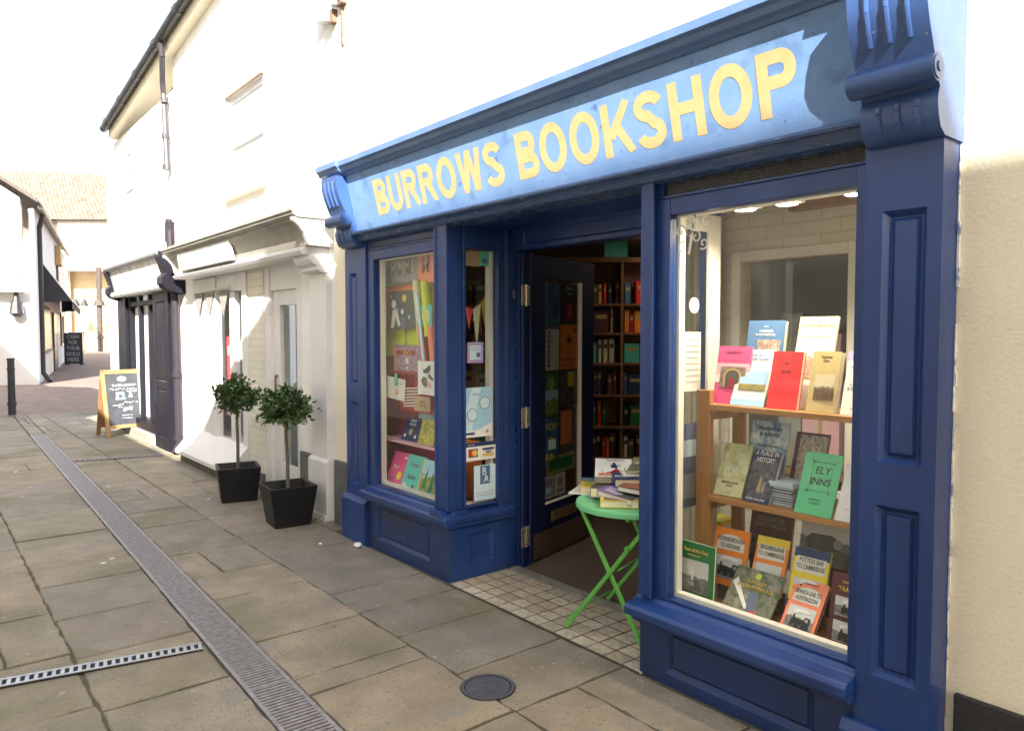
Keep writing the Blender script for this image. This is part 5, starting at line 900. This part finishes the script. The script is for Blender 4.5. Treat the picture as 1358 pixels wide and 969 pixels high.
def xcard(name, label, cat, x, y0, y1, z0, z1, mat, items=(), group=None, flip=1):
    """card fixed in an x = const pane, facing +x"""
    o = sheet(name, y1-y0, z1-z0, C(mat) if isinstance(mat, str) else mat, None); tag(o, label, cat, group); o.location = (x, y0, z0); o.rotation_euler = (0, 0, R(90)); art(o, y1-y0, z1-z0, items); return o
ov = xcard('oval_notice', 'small white oval notice inside the right bay side glass', 'notice', -2.172, 2.83, 2.92, 1.60, 1.75, glass_mat('clear_film'), [('o', .5, .5, .42, 'offwhite'), ('o', .5, .5, .36, 'white')])
xcard('paper_notice', 'white paper notice taped inside the right bay side glass', 'notice', -2.172, 2.80, 2.93, 1.27, 1.55, 'offwhite', [('r', .12, .86-.1*i, .86, .875-.1*i, 'grey') for i in range(8)])
xcard('paper_notice', 'wide blue-grey poster low inside the right bay side glass', 'poster', -2.172, 2.72, 2.92, .72, 1.12, 'slate', [('r', .1, .1, .9, .4, 'grey'), ('r', .1, .6, .9, .8, 'paleblue')])
o = thing('card_box', 'small yellow lidded box inside the right bay near its post', 'box', (-2.20, 3.2, .55)); MB().box(-2.24, -2.14, 3.06, 3.2, .50, .60).build('box', C('beige'), o); MB().box(-2.245, -2.135, 3.055, 3.205, .60, .62).build('lid', C('yellow'), o)
# downlights
def downlight(label, x, y, z, pw):
    t = thing('downlight', label, 'lamp', (x, y, z), group='downlights over the window books')
    MB().box(-.055, .055, -.05, .05, 0, .12).build('housing', TRIM, t, local=True, bev=.004); MB().cyl((0, 0, -.006), (0, 0, -.001), .043, n=20).build('bulb_face', LIGHTM, t, local=True)
    d = bpy.data.lights.new('downlight_lamp', 'SPOT'); d.energy = pw; d.color = (1, .86, .66); d.spot_size = R(155); d.spot_blend = .5; d.shadow_soft_size = .04; l = link(bpy.data.objects.new('downlight_lamp', d), t); l.location = (0, 0, -.02); l.rotation_euler = (R(-6), 0, 0)
downlight('lit downlight nearest the window ornament', -1.88, 2.84, 2.085, 5); downlight('lit downlight in the middle of the window ceiling', -1.67, 2.82, 2.08, 8); downlight('lit downlight nearest the right-hand post', -1.38, 2.82, 2.08, 8)

# store boxes behind the inner window
for i, (x, z, wd_, ht, c, lb) in enumerate(((-2.40, .76, .14, .90, 'grey', 'tall grey carton behind the inner window'), (-2.25, .76, .22, .78, 'palepink', 'stacked pinkish carton behind the inner window'), (-2.0, .76, .2, .45, 'kraft', 'low brown carton behind the inner window'))):
    o = thing('carton', lb, 'box', (x, 4.0, .8)); MB().box(x, x+wd_, 4.0, 4.3, z, z+ht).build('body', C(c), o, bev=.003); MB().box(x+wd_*.45, x+wd_*.55, 3.997, 4.303, z+.01, z+ht+.002).build('tape', C('tan'), o)
o = MB().box(-2.6, -1.7, 3.98, 4.4, .72, .755).build('store_shelf', PINEX); tag(o, 'pine shelf carrying cartons behind the inner window', 'shelf')

# ================================================================== LEFT WINDOW DISPLAY
def lc(name, label, cat, x, y, z, wd, ht, mat, items=(), rz=0, group=None, ry=0, rx=0): return card(name, label, cat, x, y, z, wd, ht, mat, items, (R(rx), R(ry), R(rz)), group)
lc('wrapping_banner', 'grey banner with tall white lettering between green and orange ends, in the left window', 'banner', -4.85, 2.72, 1.88, .70, .20, 'grey', [('r', 0, -.02, .12, 1, 'green'), ('g', [(0, 0), (.18, 0), (.1, .5), (.12, 1), (0, 1)], 'jade'), ('r', .70, 0, 1, 1, 'coral'), ('t', 'MMM', .36, .62, .55, 'offwhite', .38), ('t', 'I', .60, .6, .5, 'white'), ('t', 'M', .84, .62, .55, 'palepink', .2), ('r', .2, 0, .72, .12, 'dgrey'), ('t', 'Adventures', .46, .09, .10, 'tan', .4)])
lc('orange_sheet', 'bright orange paper sheet hanging in the left window', 'paper', -4.89, 2.735, 1.572, .46, .31, 'orange', [('r', .05, .9, .95, .93, 'coral')])
lc('space_poster', 'black space poster with white suited figures in the left window', 'poster', -4.80, 2.722, 1.572, .40, .27, 'navy', [('r', 0, 0, 1, 1, 'dgrey'), ('o', .62, .80, .07, 'gold'), ('o', .16, .86, .035, 'coral'), ('o', .26, .66, .08, 'offwhite'), ('g', [(.15, .02), (.22, .5), (.38, .52), (.5, .1), (.42, .05), (.32, .3), (.26, .02)], 'offwhite'), ('o', .56, .45, .05, 'paleblue'), ('g', [(.5, .0), (.52, .35), (.64, .3), (.72, .02)], 'slate'), ('r', .3, .5, .45, .55, 'grey'), ('o', .8, .3, .04, 'skyb')])
lc('lime_cloth', 'lime green paper cloth hanging in the left window', 'cloth', -4.94, 2.76, 1.375, .55, .215, 'lime', [('r', .2, 0, .24, 1, 'yellow'), ('r', .6, 0, .65, 1, 'olive')])
def roll(label, x0, z0, x1, z1, y, r, m):
    o = thing('gift_wrap_roll', label, 'gift wrap', (x0, y, z0), group='gift wrap rolls in the left window'); MB().cyl((x0, y, z0), (x1, y, z1), r, n=14).build('roll', C(m), o); MB().cyl((x1, y, z1), (x1+(x1-x0)*.02, y, z1+(z1-z0)*.02), r*.5, n=10).build('core', C('kraft'), o)
lc('red_sheet', 'crimson paper sheet hanging low behind the cards in the left window', 'paper', -4.80, 2.78, .98, .52, .34, 'red', [('r', .1, 0, .14, 1, 'crimson'), ('r', .55, 0, .62, 1, 'pink')])
lc('yellow_sheet', 'yellow paper sheet behind the gift wrap rolls in the left window', 'paper', -4.42, 2.77, 1.56, .34, .32, 'yellow', [('r', 0, 0, .4, 1, 'lime')])
roll('pale yellow gift wrap roll leaning in the left window', -4.30, 1.50, -4.36, 1.90, 2.70, .026, 'beige'); roll('lime gift wrap roll leaning beside the pale yellow one', -4.22, 1.52, -4.27, 1.89, 2.71, .028, 'lime'); roll('long white gift wrap roll crossing the left window display', -4.23, 1.36, -4.31, 1.80, 2.675, .012, 'paleblue'); roll('red gift wrap roll in the left window', -4.25, 1.33, -4.31, 1.62, 2.70, .025, 'red'); roll('coral gift wrap roll at the right edge of the left window', -4.16, 1.35, -4.20, 1.60, 2.715, .03, 'coral')
lc('blue_card', 'blue and beige greeting card by the gift wrap in the left window', 'card', -4.33, 2.69, 1.58, .18, .15, 'teal', [('o', .6, .5, .28, 'beige'), ('r', .0, .0, .3, .6, 'skyb')])
o = thing('puzzle_box', 'dark purple jigsaw puzzle box in the left window', 'puzzle box', (-4.70, 2.72, 1.272)); MB().box(0, .375, 0, .05, 0, .185).build('box', C('purple'), o, local=True, bev=.002); art(o, .375, .185, [('r', 0, 0, .06, 1, 'coral'), ('p', .06, 0, 1, 1, 'toys'), ('r', .1, .62, .8, .8, 'crimson'), ('t', 'SPACE', .5, .70, .16, 'gold', .4), ('o', .5, .4, .06, 'offwhite'), ('r', .46, .1, .54, .16, 'white')])
o = MB().box(-4.75, -4.3, 2.71, 2.78, 1.25, 1.270).build('display_ledge', C('crimson')); tag(o, 'narrow red ledge under the purple puzzle box', 'ledge')
lc('animal_print', 'white print of grey and brown animals in the left window', 'print', -4.279, 2.66, 1.131, .20, .225, 'white', [('g', [(.25, .88), (.35, .72), (.55, .80), (.75, .9), (.8, .74), (.6, .64), (.35, .65)], 'dgrey'), ('g', [(.62, .56), (.72, .64), (.95, .5), (.95, .42), (.75, .48)], 'dgrey'), ('g', [(.22, .42), (.35, .54), (.55, .5), (.58, .3), (.45, .22), (.3, .3)], 'brown'), ('r', .7, .2, .74, .4, 'coral'), ('r', .8, .2, .84, .36, 'coral'), ('r', .3, .08, .8, .09, 'grey')])
c_ = lc('greeting_card', 'cream card with an orange spot clipped by a green peg in the left window', 'card', -4.745, 2.68, 1.078, .26, .155, 'offwhite', [('o', .55, .36, .075, 'orange'), ('o', .55, .36, .035, 'offwhite'), ('r', .6, .76, .85, .78, 'slate')], ry=4); MB().box(.13, .155, -.012, -.003, .10, .19).build('peg', C('jade'), c_, local=True)
lc('greeting_card', 'red and white striped card in the left window', 'card', -4.52, 2.69, 1.015, .24, .145, 'crimson', [('r', 0, .06+.14*i, 1, .12+.14*i, 'offwhite') for i in range(7)], ry=-5)
lc('kraft_bag', 'small kraft paper bag with a rainbow in the left window', 'bag', -4.346, 2.67, 1.015, .20, .10, 'kraft', [('o', .5, .3, .2, 'crimson'), ('o', .5, .3, .15, 'gold'), ('o', .5, .3, .1, 'slate'), ('r', .2, .0, .8, .3, 'kraft')])
GL = 'books in the left window'
def lb_(label, x, y, z, wd, ht, th, cover, lean, items, yaw=0): return book(label, x, y, z, wd, ht, th, cover, items, lean=lean, yaw=yaw, group=GL)
zl = .776
lb_('navy picture book with cartoon shapes on the left window ledge', -4.645, 2.74, zl, .21, .17, .012, 'navy', 20, [('t', 'SPACE\nRACERS', .5, .78, .1, 'white', .6), ('o', .5, .38, .12, 'tan'), ('o', .2, .2, .07, 'white'), ('o', .85, .2, .07, 'white')])
lb_('yellow and green garden picture book on the left window ledge', -4.41, 2.74, zl, .19, .17, .01, 'lime', 14, [('p', 0, 0, 1, 1, 'flow'), ('o', .35, .55, .15, 'olive')])
lb_('pale blue book standing behind on the left window ledge', -4.52, 2.795, .82, .22, .18, .01, 'skyb', 8, [('t', 'STORIES', .5, .78, .11, 'white', .7)])
o = MB().box(-4.5, -4.32, 2.80, 2.85, .776, .818).build('book_riser', C('crimson')); tag(o, 'red riser block under the pale blue book', 'block')
zf = .412
lb_('magenta picture book leaning in the bottom of the left window', -4.735, 2.64, zf, .235, .29, .008, 'pink', 22, [('t', 'BIG and', .36, .62, .10, 'white', .3, .3), ('t', 'LITTLE', .28, .3, .14, 'slate', .35, .3), ('o', .66, .42, .13, 'yellow'), ('r', .7, .85, .82, .9, 'white')])
lb_('teal nursery picture book with purple lettering in the bottom of the left window', -4.52, 2.64, zf, .235, .29, .008, 'teal', 20, [('t', 'Happy', .5, .76, .14, 'purple', .7), ('t', 'Alone', .45, .48, .13, 'purple', .75), ('o', .2, .22, .11, 'offwhite'), ('o', .7, .14, .14, 'palepink'), ('r', .6, .2, .72, .3, 'dgrey')])
lb_('forest scene picture book in the bottom of the left window', -4.30, 2.64, zf, .225, .28, .01, 'olive', 18, [('p', .05, 0, 1, 1, 'forest'), ('r', 0, 0, .05, 1, 'yellow'), ('g', [(.2, .3), (.35, .85), (.42, .3)], 'green'), ('g', [(.55, .2), (.68, .75), (.8, .2)], 'green'), ('o', .5, .12, .12, 'tan')])
lb_('coral picture book in the corner of the left window', -4.115, 2.632, zf, .22, .26, .008, 'coral', 26, [('t', 'SUMMER', .5, .7, .12, 'white', .7)])

# ---- side light notices (stuck to the glass)
SX_ = -3.7615
xcard('event_poster', 'pale blue event poster with two rings taped to the side window', 'poster', SX_, 2.674, 2.895, .885, 1.20, 'skyb', [('g', [(0, .45), (.3, 1), (.6, 1), (.2, 0), (0, 0)], 'paleblue'), ('g', [(0, .0), (0, .12), (.5, .14), (1, .28), (1, 0)], 'white'), ('o', .28, .45, .19, 'slate'), ('o', .28, .45, .17, 'paleblue'), ('o', .72, .68, .19, 'slate'), ('o', .72, .68, .17, 'paleblue'), ('t', 'Ely Cycles', .42, .86, .045, 'slate', .6), ('r', .04, .06, .36, .10, 'navy'), ('o', .8, .1, .05, 'grey')])
xcard('payment_notice', 'payment card notice with navy top edge on the side window', 'notice', SX_, 2.677, 2.922, .735, .85, 'white', [('r', 0, .78, 1, 1, 'navy'), ('r', .12, .2, .42, .66, 'dgrey'), ('o', .22, .43, .085, 'red'), ('o', .32, .43, .085, 'gold'), ('r', .56, .2, .94, .66, 'offwhite'), ('r', .56, .54, .94, .66, 'navy'), ('r', .56, .2, .94, .32, 'gold'), ('t', 'VISA', .75, .43, .16, 'navy', .3), ('t', 'We accept', .2, .89, .10, 'white', .25)])
xcard('association_notice', 'pale notice with blue monogram on the side window', 'notice', SX_, 2.75, 2.922, .475, .70, 'paleblue', [('r', .28, .46, .74, .98, 'mid'), ('t', 'B', .48, .82, .22, 'white', .24), ('t', 'A', .56, .60, .22, 'white', .3), ('r', .1, .22, .9, .235, 'grey'), ('r', .1, .14, .9, .155, 'grey')])
xcard('lilac_notice', 'small lilac notice hanging on the side window', 'notice', SX_, 2.70, 2.825, 1.355, 1.485, 'lilac', [('r', .14, .16, .84, .84, 'paleblue'), ('r', .2, .7, .8, .72, 'slate'), ('r', .2, .6, .8, .62, 'slate'), ('r', .55, .28, .8, .5, 'slate')])
xcard('tan_card', 'plain tan card at the top of the side window', 'card', -3.80, 2.69, 2.83, 1.965, 2.06, 'kraft', [])
xcard('teal_card', 'teal card beside the tan one at the top of the side window', 'card', -3.80, 2.83, 2.90, 1.97, 2.06, 'teal', [('r', .2, .2, .8, .5, 'slate')])
# bunting inside the shop, behind the side window
bt = [(-3.98, 2.72, 1.92), (-3.96, 2.76, 1.80), (-3.94, 2.81, 1.72), (-3.92, 2.86, 1.70), (-3.90, 2.91, 1.74), (-3.88, 2.96, 1.84), (-3.86, 3.01, 2.0)]
o = MB().tube(bt, .004, n=6).build('hanging_string', C('crimson')); tag(o, 'red cord of flag bunting sagging behind the side window', 'cord')
for i, (cc, ln_) in enumerate((('tan', .16), ('offwhite', .2), ('red', .14), ('beige', .28), ('yellow', .2), ('offwhite', .24))):
    x, y, z = bt[i]; x2, y2, z2 = bt[i+1]; f = MB().add([(x, y, z), (x2, y2, z2), ((x+x2)/2, (y+y2)/2, (z+z2)/2-ln_), (x-.002, y, z), (x2-.002, y2, z2), ((x+x2)/2-.002, (y+y2)/2, (z+z2)/2-ln_)], [(0, 1, 2), (5, 4, 3), (0, 2, 5, 3), (1, 4, 5, 2)]).build('bunting_flag', C(cc))
    tag(f, ['tan bunting flag at the left end of the sagging cord', 'off-white bunting flag beside the tan one', 'red bunting flag at the bottom of the sagging cord', 'long beige bunting flag on the sagging cord', 'yellow bunting flag on the sagging cord', 'long off-white bunting flag at the right end of the cord'][i], 'bunting flag', 'bunting flags behind the side window')
o = MB().cyl((-3.95, 2.74, 1.2), (-3.95, 2.74, 1.66), .012, n=8).build('gift_wrap_roll', C('paleblue')); tag(o, 'thin pale blue roll standing behind the side window', 'gift wrap')
rg_ = MB().cyl((-4.05, 2.76, .412), (-4.05, 2.76, .66), .07, .05, n=9).build('gift_bag', C('red')); tag(rg_, 'shiny red gift bag low behind the side window', 'bag')
lc('orange_folder', 'orange folder low behind the side window', 'folder', -4.25, 2.93, .42, .33, .40, 'orange', [('r', .1, .7, .9, .75, 'coral')])

# ---- posters on the open door's glass
dw_ = door.matrix_basis; dl0 = Vector((dp.x, dp.y, 0))
def dposter(label, s0, s1, z0, z1, mat, items, name='door_poster'):
    o = sheet(name, s1-s0, z1-z0, C(mat) if isinstance(mat, str) else mat, None); tag(o, label, 'poster', 'posters on the open door'); d = Vector((math.cos(ang), math.sin(ang), 0)); nrm = Vector((math.sin(ang), -math.cos(ang), 0))
    o.location = dl0+d*s0-nrm*.0235+Vector((0, 0, z0)); o.rotation_euler = (0, 0, ang); art(o, s1-s0, z1-z0, items)
dposter('dark blue poster top left on the open door glass', .262, .485, 1.605, 1.885, PICT['blue'], [])
dposter('dark red poster with white heading on the open door glass', .50, .73, 1.605, 1.885, 'black', [('r', .1, .05, .9, .62, 'maroon'), ('t', 'Children\nRead', .5, .84, .08, 'grey', .7), ('r', .35, .15, .65, .5, 'crimson')])
dposter('white events list with a column of small pictures on the open door glass', .262, .47, 1.285, 1.60, 'offwhite', [('r', 0, .9, 1, 1, 'slate')]+[('r', .22, .06+.105*i, .4, .14+.105*i, 'dgrey') for i in range(8)]+[('r', .46, .09+.105*i, .92, .10+.105*i, 'grey') for i in range(8)])
dposter('orange poster with a black bottle figure on the open door glass', .488, .735, 1.285, 1.60, 'orange', [('g', [(.36, .6), (.36, .68), (.45, .72), (.46, .8), (.52, .8), (.53, .72), (.62, .68), (.62, .6)], 'black'), ('o', .85, .9, .1, 'crimson'), ('r', 0, .2, 1, .23, 'crimson'), ('r', .1, .08, .9, .10, 'brown')])
dposter('green poster with pale tree shape on the open door glass', .262, .465, .965, 1.27, 'green', [('p', .05, .05, .95, .6, 'forest'), ('o', .5, .75, .22, 'olive')])
dposter('dark poster carrying a small yellow card on the open door glass', .485, .735, 1.02, 1.27, PICT['dark'], [('r', .42, .55, .78, .98, 'gold'), ('r', .48, .62, .72, .9, 'yellow')])
dposter('burnt orange poster low on the open door glass', .485, .71, .69, 1.0, 'dgrey', [('r', .04, .2, .75, .96, 'orange'), ('r', .12, .3, .66, .8, 'coral')])
dposter('blue and yellow poster low on the open door glass', .262, .465, .62, .955, PICT['blue'], [('t', 'WOW', .5, .82, .16, 'yellow', .8), ('o', .5, .5, .2, 'gold'), ('t', 'FUN', .4, .2, .14, 'yellow', .6), ('r', .3, .35, .8, .55, 'paleblue')])
dposter('dull olive poster near the bottom of the open door glass', .30, .70, .56, .685, 'olive', [('r', .1, .2, .9, .8, 'green')])
dposter('grey notice at the bottom left of the open door glass', .262, .395, .40, .555, 'offwhite', [('r', .1, .1, .9, .9, 'grey'), ('r', .2, .2, .8, .5, 'paleblue')])
dposter('grey notice with drawing at the bottom of the open door glass', .41, .56, .40, .555, 'offwhite', [('o', .5, .6, .25, 'grey'), ('r', .15, .12, .85, .3, 'grey')])

# ================================================================== DIM BOOKCASE INSIDE
BO = Vector((-5.042, 4.102, .008)); bc = thing('bookcase', 'tall dark oak bookcase in the dim shop behind the open door', 'bookcase', BO, (0, 0, R(50.87)))
LV = (.43, .71, .99, 1.27, 1.535, 1.79); DV = (-.55, .2, .967, 1.75)
for u in DV: MB().box(u-.012, u+.012, 0, .26, 0, 2.15).build('upright', DARKW, bc, local=True)
for a, b_ in zip(DV[:-1], DV[1:]):
    for z in (.1, *LV): MB().box(a+.0125, b_-.0125, .002, .26, z-.02, z).build('shelf', DARKW, bc, local=True)
MB().box(DV[0]-.012, DV[-1]+.012, .26, .275, 0, 2.15).build('back_panel', DARKW, bc, local=True)
MB().box(DV[0]-.03, DV[-1]+.03, -.02, .28, 2.15, 2.19).build('cornice', DARKW, bc, local=True)
rbk = random.Random(9); protos = {}; cols = ['crimson', 'navy', 'brown', 'green', 'tan', 'red', 'dgrey', 'gold', 'mid', 'cream', 'maroon', 'orange', 'teal', 'black', 'kraft']
hum = dict(crimson='crimson', navy='navy', brown='brown', green='green', tan='tan', red='red', dgrey='charcoal', gold='golden', mid='blue', cream='cream', maroon='maroon', orange='orange', teal='teal', black='black', kraft='buff')
M3 = Matrix.Translation(BO) @ Matrix.Rotation(R(50.87), 4, 'Z')
names = ['lowest', 'second', 'third', 'fourth', 'fifth', 'topmost']
for bi, (a, b_) in enumerate(zip(DV[:-1], DV[1:])):
    if bi == 1: a = .45
    for si, z in enumerate(LV):
        u = a+.03
        while u < min(b_, 1.32)-.05:
            c = rbk.choice(cols); wd_ = rbk.uniform(.02, .05); ht = rbk.uniform(.16, .225)
            face = rbk.random() < .14
            if face: wd_ = .13
            if u+wd_ > min(b_, 1.34)-.015: break
            if c not in protos:
                o = MB().box(0, 1, 0, .14, 0, 1).build('book', C(c), None, local=True); protos[c] = o; first = True
                bd = MB().box(.12, .88, -.0015, .0, .62, .80).build('spine_label', C('tan' if c not in ('tan', 'cream', 'gold', 'kraft') else 'maroon'), o, local=True)
            else:
                o = copy_tree(protos[c]); first = False
            o.matrix_world = M3 @ Matrix.Translation((u, .05, z+.0005)) @ Matrix.Diagonal((wd_, 1, ht, 1))
            tag(o, '%s %s on the %s shelf of the dim bookcase, %s' % ('front-facing '+hum[c] if face else hum[c], 'book' if face else 'spined book', names[si], ['behind the side window', 'beside the open door', 'near the door post'][bi]), 'book', 'books in the dim bookcase')
            u += wd_+rbk.uniform(.001, .02 if rbk.random() < .8 else .06)
card('teal_box_file', 'teal picture box on top of the dim bookcase', 'box', -4.55, 4.75, 2.205, .2, .14, 'teal', [], (0, 0, R(50.87)))
# ceiling lamps of the shop
def ceil_light(label, x, y, pw):
    t = thing('ceiling_light', label, 'lamp', (x, y, 2.355), group='shop ceiling lights'); MB().box(-.3, .3, -.3, .3, -.03, 0).build('frame', TRIM, t, local=True); MB().box(-.27, .27, -.27, .27, -.034, -.031).build('diffuser', LIGHTC, t, local=True)
    d = bpy.data.lights.new('ceiling_light_lamp', 'AREA'); d.energy = pw; d.size = .5; d.color = (1, .84, .6); l = link(bpy.data.objects.new('ceiling_light_lamp', d), t); l.location = (0, 0, -.05)
ceil_light('square lit ceiling light visible at the top of the doorway', -3.75, 5.05, .15)
